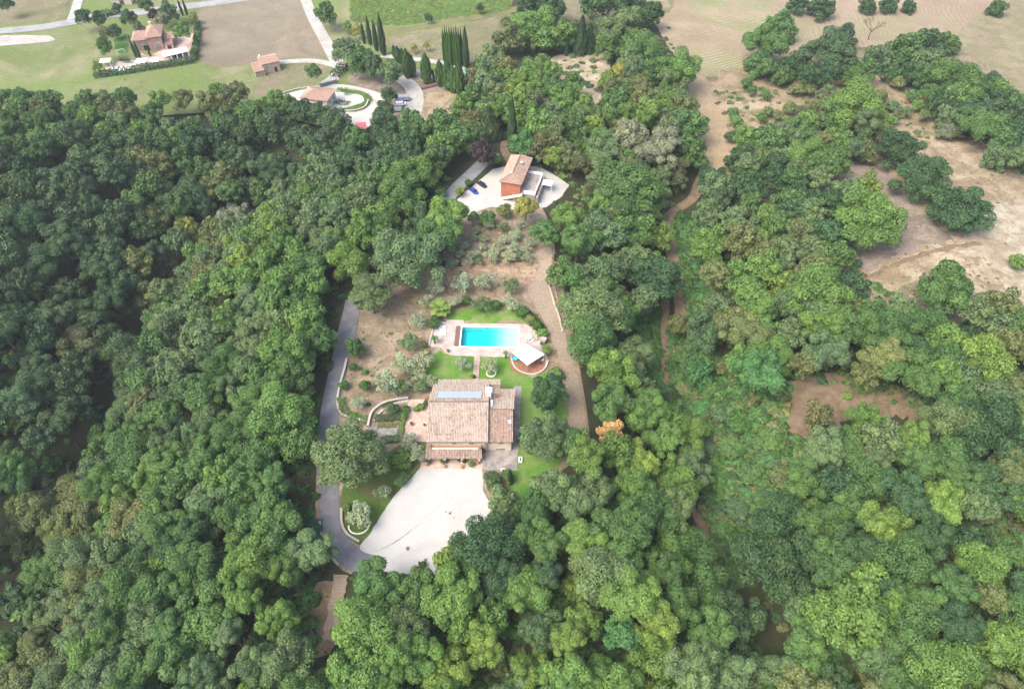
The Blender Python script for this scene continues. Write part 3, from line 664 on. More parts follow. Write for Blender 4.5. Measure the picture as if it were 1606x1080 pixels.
vv = [(x, s * (W2 - e_), z + .01) for x, z in sec for s in (-1, 1)]; vv[0] = (vv[0][0] + e_,) + vv[0][1:]; vv[1] = (vv[1][0] + e_,) + vv[1][1:]
vv[-1] = (vv[-1][0] - e_,) + vv[-1][1:]; vv[-2] = (vv[-2][0] - e_,) + vv[-2][1:]
n = len(sec); b.add(vv + [(x, y, top) for x, y, z in vv], [])
for i in range(n - 1):
    a, c = 2 * i, 2 * i + 2
    b.f += [(a, a + 1, c + 1, c), (a + 2 * n, c + 2 * n, c + 1 + 2 * n, a + 1 + 2 * n), (a, c, c + 2 * n, a + 2 * n), (a + 1, a + 1 + 2 * n, c + 1 + 2 * n, c + 1)]
b.f += [(0, 2 * n, 2 * n + 1, 1), (2 * n - 2, 2 * n - 1, 4 * n - 1, 4 * n - 2)]
b.build('water', M['water'], pool)
b = MB()
for x, y, dx, dy in ((0, W2 + .22, pL + .88, .44), (0, -W2 - .22, pL + .88, .44), (-pL / 2 - .22, 0, .44, pW), (pL / 2 + .22, 0, .44, pW)): b.box((x, y, -.02), (dx, dy, .07))
b.build('coping', M['offwhite'], pool)
cv = empty('cover_box', pp(-pL / 2 - 1.15, 0, zq + .03), ang, 'brown boarded cover strip at the left end of the turquoise pool', 'pool cover')
for k in range(5): MB().box((-.56 + k * .28, 0, 0), (.25, pW + .1, .16 + .01 * (k % 2))).build('board', M['darkwood'], cv)

def lounger(u, v, m, label, rz=0, z=zq, grp=None):
    p = atz(u, v, z); e = empty('sun_lounger', p, rz, label, 'lounger', grp)
    b = MB(); b.box((-.25, 0, .28), (1.3, .62, .07)); b.build('seat', m, e)
    b = MB(); b.slab([(.4, -.31, .35), (.95, -.31, .75), (.95, .31, .75), (.4, .31, .35)], .07); b.build('backrest', m, e)
    for x in (-.75, .35):
        for y in (-.26, .26): MB().box((x, y, 0), (.06, .06, .29)).build('leg', m, e)
    return e
for v, lab in ((513, 'white sun lounger farthest from the house in the row left of the pool'), (517.2, 'second white sun lounger from the top beside the pool cover strip'), (521, 'third white sun lounger from the top beside the pool cover strip'), (525, 'white sun lounger nearest the house in the row left of the pool')):
    lounger(694.5, v, M['white'], lab, R(180), grp='white loungers left of the pool')
lounger(694.5, 503.5, M['iron'], 'dark lounger below the big palm at the corner of the pool deck', R(170))
# pergola with a white canopy
zt = zq + 2.9
pg = [wz(804, 575), wz(829, 588), wz(855, 571), None]
T = [atz(804, 553, zt), atz(827, 572.6, zt), atz(855, 555, zt), atz(823, 537, zt)]
gc = sum(T, Vector()) / 4
pergola = empty('pergola', (gc.x, gc.y, zq), 0, 'pergola with a bright white canopy on the round terrace beside the pool', 'pergola')
L_ = [Vector((p.x - gc.x, p.y - gc.y, 0)) for p in T]
for p in L_:
    q = p * .96; MB().box((q.x, q.y, 0), (.14, .14, 2.85)).build('post', M['wood'], pergola)
b = MB()
for i in range(4):
    p, q = L_[i] * .97, L_[(i + 1) % 4] * .97; b.slab([p + Vector((0, 0, 2.86)), q + Vector((0, 0, 2.86)), q * .97 + Vector((0, 0, 2.86)), p * .97 + Vector((0, 0, 2.86))], .16)
b.build('beam', M['wood'], pergola)
b = MB(); n = 10; vs = []
for i in range(n + 1):
    for j in range(n + 1):
        s, t_ = i / n, j / n; p = (L_[0] * (1 - s) + L_[1] * s) * (1 - t_) + (L_[3] * (1 - s) + L_[2] * s) * t_
        z = 2.88 + .55 * min(s, 1 - s, t_, 1 - t_) * 2 * (1 - .25 * math.sin(6.28 * s)) + .05 * math.cos(18 * t_) * min(1, 6 * min(s, 1 - s, t_, 1 - t_)); vs.append((p.x, p.y, z))
b.add(vs, [(i * (n + 1) + j, (i + 1) * (n + 1) + j, (i + 1) * (n + 1) + j + 1, i * (n + 1) + j + 1) for i in range(n) for j in range(n)])
o = b.build('canopy', plain('canvas', (.84, .82, .79), .9, .1, var=.03), pergola, True); md = o.modifiers.new('t', 'SOLIDIFY'); md.thickness = .05
tb_ = sheet('pergola_floor', [Vector((gc.x + 5.1 * math.cos(a / 20 * 6.2832), gc.y - .8 + 4.5 * math.sin(a / 20 * 6.2832))) for a in range(20)], grainy('pergola_boards', (.36, .17, .11), (.44, .22, .15), (.30, .15, .10), .3, 1, 6), 0, 20)
for v in tb_.data.vertices: v.co.z = zq + .02
def chair(p, rz, m, label, grp=None):
    e = empty('garden_chair', p, rz, label, 'chair', grp)
    MB().box((0, 0, .42), (.5, .5, .06)).build('seat', m, e); MB().box((0, .24, .48), (.5, .06, .45)).build('backrest', m, e)
    for x in (-.21, .21):
        for y in (-.21, .21): MB().box((x, y, 0), (.05, .05, .42)).build('leg', m, e)
def table(p, r, m, label, h=.72):
    e = empty('garden_table', p, 0, label, 'table')
    MB().tube([(0, 0, h - .05), (0, 0, h)], r, 18).build('tabletop', m, e); MB().tube([(0, 0, 0), (0, 0, h - .05)], .06, 8).build('leg', m, e); MB().tube([(0, 0, 0), (0, 0, .04)], .3, 12).build('foot', m, e)
table(wz(808.5, 563.5), .85, M['cyan'], 'round bright blue table at the left edge of the pergola terrace')
table(wz(829.5, 531.5), .8, M['white'], 'white round table on the deck right of the pool')
chair(wz(825.5, 533), R(90), M['white'], 'white chair left of the white table right of the pool')
chair(wz(835, 535), R(-60), M['white'], 'white chair right of the white table right of the pool')
chair(wz(851, 566), R(-60), M['white'], 'white chair under the right corner of the white canopy')
chair(wz(847, 571), R(-90), M['iron'], 'dark chair under the white canopy near the round edge')
p = wz(841.5, 533); e = empty('parasol', p, 0, 'closed lime green parasol standing on the deck above the pergola', 'parasol')
MB().tube([(0, 0, 0), (0, 0, 2.4)], .03, 8).build('pole', M['white'], e); MB().tube([(0, 0, 1.0), (0, 0, 1.5), (0, 0, 2.5)], [.3, .26, .03], 10).build('canopy', M['limeplastic'], e); MB().box((0, 0, 0), (.5, .5, .1)).build('foot', M['concrete'], e)
p = wz(849, 541); e = empty('barbecue', p, R(20), 'dark barbecue beside the stone corner above the pergola', 'barbecue')
MB().box((0, 0, .75), (.8, .5, .3), 0, .9, .8).build('grill', M['black'], e); MB().box((0, 0, 0), (.6, .4, .75)).build('stand', M['stone'], e)
p = wz(852, 535); e = empty('stone_oven', p, R(-25), 'small stone oven block at the right corner of the pool deck', 'oven')
MB().box((0, 0, 0), (1.6, 1.4, 1.1), 0, .95, .95).build('base', M['stone'], e); MB().box((0, 0, 1.1), (1.8, 1.6, .12)).build('slab', M['deck'], e)
garden_wall([(684, 502), (680, 515), (676, 530), (673, 543)], .35, .55, M['deck'], 'low pale wall along the left edge of the pool deck', k=3)
garden_wall([(802, 563), (806, 575), (815, 583), (830, 588), (845, 585.5), (855, 578), (859.5, 567)], .3, .45, M['offwhite'], 'low round white wall round the pergola terrace', k=4)

# ------------------------------------------------------------------ orange house
zg = at(800, 300)[2] + .18
RA, RB, RC_, RD = atz(802.6, 244, zg + 6.6), atz(835.5, 249, zg + 6.6), atz(816.8, 290, zg + 6.6), atz(781.6, 285, zg + 6.6)
oc = (RA + RB + RC_ + RD) / 4; ax = ((RB - RA) + (RC_ - RD)) / 2; ay = ((RA - RD) + (RB - RC_)) / 2
oa = math.atan2(ax.y, ax.x); oW = ax.length; oL = ay.length
oh = empty('orange_house', (oc.x, oc.y, zg), oa, 'orange rendered two storey house with a hipped tile roof in the pale courtyard', 'house')
a, b_ = oW / 2, oL / 2
MB().box((0, 0, -.3), (oW - 1, oL - 1, 6.9)).build('wall', M['orangewall'], oh)
rz_ = 6.6 + 1.9; r0, r1 = -b_ + a * .95, b_ - a * .45
tiled('roof', [(-a, -b_, 6.6), (a, -b_, 6.6), (0, r0, rz_)], M['tile_far'], oh, .4, .55)
tiled('roof', [(a, -b_, 6.6), (a, b_, 6.6), (0, r1, rz_), (0, r0, rz_)], M['tile_red'], oh, .4, .55)
tiled('roof', [(a, b_, 6.6), (-a, b_, 6.6), (0, r1, rz_)], M['tile_far'], oh, .4, .55)
tiled('roof', [(-a, b_, 6.6), (-a, -b_, 6.6), (0, r0, rz_), (0, r1, rz_)], M['tile_far'], oh, .4, .55)
for p, q in (((-a, -b_, 6.7), (0, r0, rz_ + .1)), ((a, -b_, 6.7), (0, r0, rz_ + .1)), ((0, r0, rz_ + .1), (0, r1, rz_ + .1)), ((a, b_, 6.7), (0, r1, rz_ + .1)), ((-a, b_, 6.7), (0, r1, rz_ + .1))): ridge_caps(p, q, M['tile_far'], oh, .18)
for x, y, z in ((-.6, -b_ * .55, 7.2), (1.5, b_ * .25, 7.3)):
    c = MB(); c.box((x, y, z), (.75, .75, 1.2)); c.box((x, y, z + 1.2), (1.0, 1.0, .12)); c = c.build('chimney', M['terracotta'], oh)
    MB().box((x, y, z + 1.32), (.8, .8, .18), 0, .7, .7).build('chimney_cap', M['white'], c)
for y in (-b_ * .55, 0, b_ * .5): window(oh, (a - .53, y, 4.6), 1.0, 1.9, R(90), M['redshutter'], sill=False)
for y in (-b_ * .4, b_ * .3): window(oh, (-a + .53, y, 4.6), 1.0, 1.3, R(-90), M['redshutter'])
window(oh, (-a + .53, 0, 1.8), 1.0, 1.3, R(-90), M['redshutter'])
d = MB(); d.box((-a - .2, b_ * .1, 0), (1.6, 1.8, 2.6)).box((-a - .2, b_ * .1, 2.6), (2, 2.2, .2)); d.build('porch', M['white'], oh)
# raised terrace on the right with parapets, its stone side and the stair in front
tx0, tx1, ty0, ty1 = a - .48, a + 4.7, -b_ + .9, b_ * .55
MB().box(((tx0 + tx1) / 2, (ty0 + ty1) / 2, -.3), (tx1 - tx0, ty1 - ty0, 3.2)).build('terrace_block', M['stone'], oh)
MB().box(((tx0 + tx1) / 2, (ty0 + ty1) / 2, 2.9), (tx1 - tx0 - .1, ty1 - ty0 - .1, .06)).build('terrace_floor', M['concrete'], oh)
for c, d in ((((tx0 + tx1) / 2, ty1, 2.6), (tx1 - tx0, .3, 1.3)), ((tx1, (ty0 + ty1) / 2, 2.6), (.3, ty1 - ty0 + .3, 1.3)), (((tx0 + tx1) / 2 + .6, ty0, 2.6), (tx1 - tx0 - 1.2, .3, 1.3))):
    MB().box(c, d).build('parapet', M['white'], oh)
MB().box((tx1 + .75, (ty0 + ty1) / 2, -.3), (1.2, ty1 - ty0 + 1, 2.6), 0, .6, 1).build('buttress', M['stone'], oh)
for k in range(12):
    f = k / 11; x = -a + .9 + f * (oW - .6); z = 2.9 * f
    MB().box((x, -b_ - .2, max(z - .5, -.3)), (.75, 1.5, min(.5, z + .3) + .02)).build('step', M['concrete'], oh)
st = MB(); st.slab([(-a + .5, -b_ - 1.05, .75), (a + .5, -b_ - 1.05, 3.75), (a + .5, -b_ - .83, 3.75), (-a + .5, -b_ - .83, .75)], .95); st.build('stair_parapet', M['offwhite'], oh)
MB().box((a * .62, -b_ + .1, -.2), (a * .9, 1.1, 2.2)).build('stair_store', M['terracotta'], oh)
def gazebo(u, v, w_, l_, h, rz, label, z):
    p = atz(u, v, z); e = empty('gazebo', p, rz, label, 'gazebo')
    for x in (-1, 1):
        for y in (-1, 1): MB().box((x * w_ * .46, y * l_ * .46, 0), (.14, .14, h)).build('post', M['white'], e)
    vs = [(-w_ / 2, -l_ / 2, h), (w_ / 2, -l_ / 2, h), (w_ / 2, l_ / 2, h), (-w_ / 2, l_ / 2, h), (0, 0, h + .6)]
    b = MB(); b.add(vs + [(x, y, z_ - .18) for x, y, z_ in vs], [(0, 1, 4), (1, 2, 4), (2, 3, 4), (3, 0, 4), (6, 5, 9), (7, 6, 9), (8, 7, 9), (5, 8, 9)] + [(i, i + 5, (i + 1) % 4 + 5, (i + 1) % 4) for i in range(4)])
    b.build('canopy', M['white'], e); return e
gazebo(858.5, 295.5, 3.6, 3.2, 2.5, oa, 'white square gazebo on the courtyard right of the orange house', zg)
chair(atz(846, 301, zg), 1, M['iron'], 'dark chair on the courtyard below the white gazebo')

# ------------------------------------------------------------------ cars
def car(p, rz, paint, label, estate=False, L=4.1, W=1.75):
    e = empty('parked_car', p, rz, label, 'car'); h1, h2 = .86, 1.5
    def loft(rows, name, m, sm=True):
        b = MB(); k = len(rows[0]); b.v = [q for r in rows for q in r]
        for i in range(len(rows) - 1):
            for j in range(k): b.f.append((i * k + j, i * k + (j + 1) % k, (i + 1) * k + (j + 1) % k, (i + 1) * k + j))
        b.f += [tuple(range(k))[::-1], tuple(range((len(rows) - 1) * k, len(rows) * k))]
        o = b.build(name, m, e); return o
    def sec_(x, w_, z0, z1, r=.16): w_ /= 2; return [(x, -w_ * .93, z0), (x, w_ * .93, z0), (x, w_, z0 + r), (x, w_, z1 - r), (x, w_ * .86, z1), (x, -w_ * .86, z1), (x, -w_, z1 - r), (x, -w_, z0 + r)]
    X = L / 2
    body = loft([sec_(-X, W * .8, .34, .72), sec_(-X + .15, W * .95, .24, .88), sec_(-X + .8, W, .2, .93), sec_(0, W, .2, .92), sec_(X - 1.2, W, .2, .9), sec_(X - .35, W * .96, .22, .76), sec_(X, W * .78, .32, .58)], 'body', paint)
    back = -X + .12
    loft([sec_(back + .02, W * .84, .86, .98, .04), sec_(back + .45, W * .8, .86, h2 - .06, .1), sec_(-.3, W * .78, .86, h2, .1), sec_(.35, W * .78, .86, h2 - .08, .1), sec_(X - 1.15, W * .84, .86, .94, .03)], 'cabin', M['glass'])
    MB().slab([(back + .5, -W * .33, h2 + .02), (.3, -W * .33, h2 + .02), (.3, W * .33, h2 + .02), (back + .5, W * .33, h2 + .02)], .07).build('roof', paint, e)
    for s in (-1, 1):
        b = MB()
        for x0, z0, x1, z1 in ((back + .1, .9, back + .48, h2), (-.25, .9, -.2, h2), (X - 1.2, .9, .36, h2 - .04)): b.tube([(x0, s * W * .425, z0), (x1, s * W * .385, z1)], .05, 5)
        b.build('pillar', paint, e)
        for x in (-X + .75, X - .8):
            w_ = MB().tube([(x, s * (W / 2 - .2), .31), (x, s * (W / 2 + .015), .31)], .31, 14).build('wheel', M['tyre'], e)
            MB().tube([(x, s * (W / 2 - .1), .31), (x, s * (W / 2 + .03), .31)], .19, 10).build('rim', M['rim'], w_)
        MB().box((X - .16, s * W * .33, .52), (.16, .34, .14)).build('headlight', M['lamp'], e)
        MB().box((-X + .06, s * W * .36, .62), (.12, .26, .16)).build('taillight', M['taillamp'], e)
        MB().box((.62, s * (W / 2 + .08), .9), (.14, .18, .12)).build('mirror', paint, e)
    return e
def head(u0, v0, u1, v1, z): p, q = atz(u0, v0, z), atz(u1, v1, z); return math.atan2((q - p).y, (q - p).x)
car(atz(743.5, 302.5, zg), head(739, 299, 749, 306, zg), M['blue'], 'blue hatchback parked in the pale courtyard, the left of the two cars')
car(atz(756.5, 292.5, zg), head(750, 288, 763, 296, zg), M['carblack'], 'black car parked in the pale courtyard nearer the orange house', L=4.3)
p = at(738, 899); car(Vector((p.x, p.y, .1 + hz(p.x, p.y))), R(205), M['silver'], 'pale car half hidden under trees below the white yard')
# ------------------------------------------------------------------ villa at the top left
def zm(x, y): return 150 + x / 8.306, y / 8.306
V4 = [atz(*zm(*q), 6.5) for q in ((655, 490), (865, 465), (850, 300), (645, 320))]
vc = sum(V4, Vector()) / 4; vx = ((V4[1] - V4[0]) + (V4[2] - V4[3])) / 2; vy = ((V4[3] - V4[0]) + (V4[2] - V4[1])) / 2
va = math.atan2(vx.y, vx.x); a, b_ = vx.length / 2, min(vy.length / 2, 6.5); vz = hz(vc.x, vc.y)
villa = empty('villa', (vc.x, vc.y, vz), va, 'brown rendered villa with a pink hipped roof inside a hedged plot at upper left', 'house')
MB().box((0, 0, -.5), (2 * a - .9, 2 * b_ - .9, 7)).build('wall', M['brownwall'], villa)
ap = (0, 0, 9.2)
for q in (((-a, -b_, 6.5), (a, -b_, 6.5)), ((a, -b_, 6.5), (a, b_, 6.5)), ((a, b_, 6.5), (-a, b_, 6.5)), ((-a, b_, 6.5), (-a, -b_, 6.5))):
    tiled('roof', [q[0], q[1], ap], M['tile_far'], villa, .45, .6); ridge_caps(q[0], ap, M['tile_far'], villa, .18)
window(villa, (a * .15, -b_ + .4, 2.9), 1.5, 1.2, 0, M['shutter'])
# left wing
lw = 6.6
MB().box((-a - lw / 2 + .6, .6, -.5), (lw, 2 * b_ - 3.2, 5.6)).build('wall', M['brownwall'], villa)
y0, y1 = .6 - (b_ - 1.2), .6 + (b_ - 1.2)
tiled('roof', [(-a - lw, y0, 5.0), (-a + .6, y0, 5.0), (-a + .6, .6, 6.9), (-a - lw + 2, .6, 6.9)], M['tile_far'], villa, .45, .6)
tiled('roof', [(-a + .6, y1, 5.0), (-a - lw, y1, 5.0), (-a - lw + 2, .6, 6.9), (-a + .6, .6, 6.9)], M['tile_far'], villa, .45, .6)
tiled('roof', [(-a - lw, y1, 5.0), (-a - lw, y0, 5.0), (-a - lw + 2, .6, 6.9)], M['tile_far'], villa, .45, .6)
MB().slab([(-a - lw + 1.2, 1.6, 6.35), (-a - lw + 3.0, 1.6, 6.75), (-a - lw + 3.0, 3.4, 6.3), (-a - lw + 1.2, 3.4, 5.9)], .1).build('skylight', M['white'], villa)
for x in (-a - lw * .62, -a - lw * .22): window(villa, (x, y0 + .35, 3.6), 1.4, 1.4, 0, M['shutter'])
MB().box((-a - 1.2, y0 + .3, -.2), (2.4, .5, 2.6)).build('porch_opening', M['black'], villa)
# right annex with an arched loggia
MB().box((a + 2.2, .5, -.5), (4.8, 6.5, 4.2)).build('wall', M['brownwall'], villa)
tiled('roof', [(a - .2, -2.9, 3.6), (a + 4.9, -2.9, 3.6), (a + 4.9, 1.0, 4.8), (a - .2, 1.0, 4.8)], M['tile_far'], villa, .45, .6)
tiled('roof', [(a + 4.9, 4, 3.6), (a - .2, 4, 3.6), (a - .2, 1.0, 4.8), (a + 4.9, 1.0, 4.8)], M['tile_far'], villa, .45, .6)
MB().box((a + 1.8, -4.6, -.4), (3.6, 3.4, 3.0)).build('loggia', plain('pink_render', (.52, .36, .28), .9, .2), villa)
tiled('roof', [(a - .1, -6.5, 2.6), (a + 3.8, -6.5, 2.6), (a + 3.8, -2.8, 3.4), (a - .1, -2.8, 3.4)], M['tile_far'], villa, .45, .6)
MB().box((a + 1.9, -6.32, -.2), (1.7, .12, 2.2)).build('doorway', M['black'], villa)
c = MB(); c.box((-a * .5, b_ - 1.2, 6), (.9, .9, 2.6)).box((-a * .5, b_ - 1.2, 8.6), (1.2, 1.2, .15)); c.build('chimney', M['cream'], villa)
psheet('villa_yard', [zm(*q) for q in ((700, 740), (900, 640), (1010, 500), (1270, 440), (1290, 720), (1200, 780), (930, 800), (900, 850), (700, 900), (590, 910), (540, 780), (600, 700))], M['paving'], .24, 3, 0, False)
psheet('villa_lawn', [zm(*q) for q in ((240, 470), (430, 450), (420, 600), (400, 690), (290, 690), (250, 600))], M['verge'], .24, 3)
psheet('villa_lawn', [zm(*q) for q in ((900, 320), (1050, 260), (1220, 240), (1200, 320), (1000, 390), (880, 390))], M['darklawn'], .24, 3)
psheet('pool_terrace', [zm(*q) for q in ((125, 870), (330, 800), (600, 790), (640, 890), (500, 925), (140, 975))], M['deck'], .25, 3, 0, False)
P4 = [at(*zm(*q), .3) for q in ((180, 965), (470, 905), (500, 845), (200, 895))]; pc2 = sum(P4, Vector()) / 4
e = empty('swimming_pool', pc2, 0, 'small pool with pale cover and a turquoise left end beside the villa', 'pool')
l4 = [p - pc2 for p in P4]
MB().slab([p + Vector((0, 0, .05)) for p in l4], .3).build('rim', M['white'], e)
k0, k1 = l4[0].lerp(l4[1], .04), l4[3].lerp(l4[2], .04); m0, m1 = l4[0].lerp(l4[1], .27), l4[3].lerp(l4[2], .27)
MB().slab([q.lerp(r, s) + Vector((0, 0, .075)) for q, r, s in ((k0, k1, .12), (m0, m1, .12), (m0, m1, .88), (k0, k1, .88))], .06).build('water', plain('villa_pool_water', (.08, .55, .5), .1, .5, var=.04), e)
n0, n1 = l4[0].lerp(l4[1], .96), l4[3].lerp(l4[2], .96)
MB().slab([q.lerp(r, s) + Vector((0, 0, .08)) for q, r, s in ((m0, m1, .1), (n0, n1, .1), (n0, n1, .9), (m0, m1, .9))], .06).build('cover', M['white'], e)
# carport with roof panels
c0, c1 = at(*zm(920, 815)), at(*zm(1235, 745)); d = c1 - c0; ca = math.atan2(d.y, d.x); Lc = d.length
cp = empty('carport', c0.lerp(c1, .5), ca, 'long flat white carport with dark roof panels behind the villa hedge', 'carport')
MB().box((0, 2.2, 2.6), (Lc, 5, .28)).build('roof', M['white'], cp)
MB().box((0, 4.5, -.3), (Lc - .4, .25, 2.9)).build('back_wall', M['brownwall'], cp)
for k in range(5): MB().box((-Lc / 2 + .3 + k * (Lc - .6) / 4, 0, -.3), (.5, .4, 2.9)).build('pillar', M['white'], cp)
for k in range(3): MB().box((-Lc / 2 + 1.1 + k * 1.5, 2.2, 2.9), (1.35, 3.8, .12)).build('solar_panel', M['solar'], cp)
MB().box((Lc * .3, 2.4, 2.9), (2, 2, .12)).build('solar_panel', M['solar'], cp)
for k in range(3):
    p = c0.lerp(c1, .17 + .3 * k); p.z = hz(p.x, p.y) + .24
    if k == 1: car(p + Vector((-math.sin(ca), math.cos(ca), 0)) * 2.2, ca + R(90), M['carblack'], 'dark car parked under the long white carport')
p = at(*zm(155, 860)); e = gazebo(*zm(155, 860), 4.5, 4, 2.6, .2, 'white framed gazebo left of the small villa pool', hz(p.x, p.y) + .2)
p = at(*zm(800, 850)); e = gazebo(*zm(795, 850), 3.6, 3.2, 2.4, .2, 'pale gazebo between the villa pool and the carport', hz(p.x, p.y) + .2)
p = at(*zm(620, 860)); e = empty('patio_parasol', (p.x, p.y, hz(p.x, p.y) + .24), .1, 'square white sun shade at the right end of the villa pool', 'parasol')
MB().box((0, 0, 2.3), (4.6, 4.2, .12), 0, .9, .9).build('canopy', M['white'], e); MB().box((0, 0, 0), (.15, .15, 2.3)).build('post', M['white'], e)
def goal(q, label):
    p, r = at(*zm(*q[0])), at(*zm(*q[1])); d = r - p; e = empty('football_goal', p, math.atan2(d.y, d.x), label, 'goal'); L = d.length
    b = MB()
    b.tube([(0, 0, 0), (0, 0, 2)], .09, 6).tube([(L, 0, 0), (L, 0, 2)], .09, 6).tube([(0, 0, 2), (L, 0, 2)], .09, 6)
    b.build('frame', M['white'], e); MB().tube([(0, 0, 2), (0, 1.2, 0), (L, 1.2, 0), (L, 0, 2)], .05, 5).build('net_frame', M['white'], e)
goal(((335, 500), (420, 488)), 'white football goal on the small lawn beside the villa, the farther one')
goal(((290, 716), (385, 692)), 'white football goal on the small lawn beside the villa, the nearer one')
# ------------------------------------------------------------------ stone cottage
def z2(x, y): return 370 + x / 4.015, y / 4.015
c0, c1 = at(*z2(205, 462)), at(*z2(278, 446)); d = c1 - c0; a0 = math.atan2(d.y, d.x)
cc = c0.lerp(c1, .5); cot = empty('stone_cottage', (cc.x, cc.y, hz(cc.x, cc.y)), a0, 'small pale stone cottage with pink tiled roof by the pale lane', 'house')
W_ = 7.6; D_ = 7.5
b = MB(); b.box((-.8, D_ / 2, -.5), (W_, D_, 4.9)); b.add([(-.8 - W_ / 2, 0, 4.4), (-.8 - W_ / 2, D_, 4.4), (-.8 - W_ / 2, D_ / 2, 5.7)], [(0, 2, 1)]).add([(-.8 + W_ / 2, 0, 4.4), (-.8 + W_ / 2, D_, 4.4), (-.8 + W_ / 2, D_ / 2, 5.7)], [(0, 1, 2)])
b.build('wall', grainy('pink_stone', (.46, .36, .29), (.54, .44, .36), (.36, .27, .21), .5, 1.5, 7), cot)
tiled('roof', [(-.8 - W_ / 2 - .3, -.35, 4.35), (-.8 + W_ / 2 + .3, -.35, 4.35), (-.8 + W_ / 2 + .3, D_ / 2, 5.8), (-.8 - W_ / 2 - .3, D_ / 2, 5.8)], M['tile_far'], cot, .45, .6)
tiled('roof', [(-.8 + W_ / 2 + .3, D_ + .35, 4.35), (-.8 - W_ / 2 - .3, D_ + .35, 4.35), (-.8 - W_ / 2 - .3, D_ / 2, 5.8), (-.8 + W_ / 2 + .3, D_ / 2, 5.8)], M['tile_far'], cot, .45, .6)
MB().box((1.0, -.04, 0), (1.1, .2, 2.1)).build('door', M['black'], cot)
window(cot, (-2.6, -.03, 2.6), .9, 1, 0)
MB().box((-.8 - W_ / 2 - 1.6, 1.2, -.5), (4.2, 6, 3.3)).build('side_wall', M['stone'], cot)
tiled('roof', [(-.8 - W_ / 2 - 3.9, -2.0, 2.6), (-.8 - W_ / 2 + .5, -2.0, 2.6), (-.8 - W_ / 2 + .5, 4.4, 4.0), (-.8 - W_ / 2 - 3.9, 4.4, 4.0)], M['tile_far'], cot, .45, .6)
c = MB(); c.box((-.8 - W_ / 2 + .7, D_ / 2 + 1, 5), (.6, .6, 1.6)); c.build('chimney', M['white'], cot)
# ------------------------------------------------------------------ farmhouse behind the wood
p = at(497, 176); fh = empty('farmhouse', (p.x, p.y, hz(p.x, p.y)), R(-12), 'white farmhouse with pink tile roof half hidden behind the left wood', 'house')
MB().box((0, 4, -.5), (11, 9, 6.5)).build('wall', M['cream'], fh)
for q in (((-6, -1, 6), (6, -1, 6), (1.5, 4, 7.9), (-1.5, 4, 7.9)), ((6, 9, 6), (-6, 9, 6), (-1.5, 4, 7.9), (1.5, 4, 7.9)), ((6, -1, 6), (6, 9, 6), (1.5, 4, 7.9)), ((-6, 9, 6), (-6, -1, 6), (-1.5, 4, 7.9))):
    tiled('roof', list(q), plain('far_pink', (.5, .3, .25)) if 0 else M['tile_far'], fh, .45, .6)
for y in (2, 6): window(fh, (5.52, y, 4), 1, 1.4, R(90), M['shutter'])
p = at(568, 207); sh = empty('red_shed', (p.x, p.y, hz(p.x, p.y)), R(10), 'small shed with a red roof at the edge of the pale farm yard', 'shed')
MB().box((0, 0, -.3), (3.4, 3, 2.7)).build('wall', plain('pink_wall', (.55, .36, .33), .9, .2), sh)
MB().slab([(-2, -1.9, 2.3), (2, -1.9, 2.3), (2, 1.9, 3.1), (-2, 1.9, 3.1)], .16).build('roof', M['redroof'], sh)
MB().box((0, -1.52, 0), (.9, .1, 1.9)).build('door', M['black'], sh)
g0, g1 = at(503, 138), at(528, 131); d = g1 - g0; ga = math.atan2(d.y, d.x)
gt = empty('gate', g0, ga, 'dark sliding gate between grey posts at the farm entrance', 'gate')
for x in (0, d.length): MB().box((x, 0, -.3), (.6, .6, 2.6)).build('post', M['concrete'], gt)
MB().box((d.length / 2, 0, .1), (d.length - .6, .1, 1.7)).build('gate_panel', M['iron'], gt)
for z in (.5, 1.0, 1.5): MB().box((d.length / 2, -.08, z), (d.length - .7, .05, .12)).build('rail', M['steel'], gt)
garden_wall([(440, 150), (470, 142), (500, 139)], .3, 1.1, M['concrete'], 'low grey wall left of the dark farm gate', k=3)
garden_wall([(571, 178), (592, 170), (578, 148), (540, 138)][1:], .4, .5, M['stone'], 'curved stone edge of the grass ring in the farm yard', k=4)
garden_wall([(536, 176), (556, 176), (573, 170), (578, 160)], .4, 1.0, M['stone'], 'low brown retaining wall at the near side of the farm yard ring', k=4)
def van(u, v, rz, m, label, L=5, W=2, H=2.1, name='parked_van', cat='van'):
    p = at(u, v); e = empty(name, (p.x, p.y, hz(p.x, p.y) + .2), rz, label, cat)
    b = MB(); b.box((-.5, 0, .4), (L - 1.2, W, H - .4), 0, .98, .9); b.build('body', m, e)
    b = MB(); b.box((L / 2 - .7, 0, .4), (1.4, W * .96, .75), 0, .9, .95); b.build('bonnet', m, e)
    MB().slab([(L / 2 - 1.15, -W * .42, H - .1), (L / 2 - .62, -W * .42, 1.16), (L / 2 - .62, W * .42, 1.16), (L / 2 - 1.15, W * .42, H - .1)], .05).build('windscreen', M['glass'], e)
    for x in (-L * .3, L * .3):
        for y in (-1, 1): MB().tube([(x, y * W * .38, .33), (x, y * W * .51, .33)], .33, 12).build('wheel', M['tyre'], e)
    for y in (-.7, .7): MB().box((L / 2 - .05, y, .7), (.1, .3, .2)).build('headlight', M['lamp'], e)
def trailer(u, v, rz, m, label, L, W, H, name, cat):
    p = at(u, v); e = empty(name, (p.x, p.y, hz(p.x, p.y) + .2), rz, label, cat)
    MB().box((0, 0, .5), (L, W, H - .5), 0, .97, .94).build('body', m, e); MB().box((0, 0, H), (L * .9, W * .86, .12)).build('lid', M['steel'], e)
    for x in (-L * .3, L * .3):
        for y in (-1, 1): MB().tube([(x, y * W * .35, .28), (x, y * W * .52, .28)], .28, 10).build('wheel', M['tyre'], e)
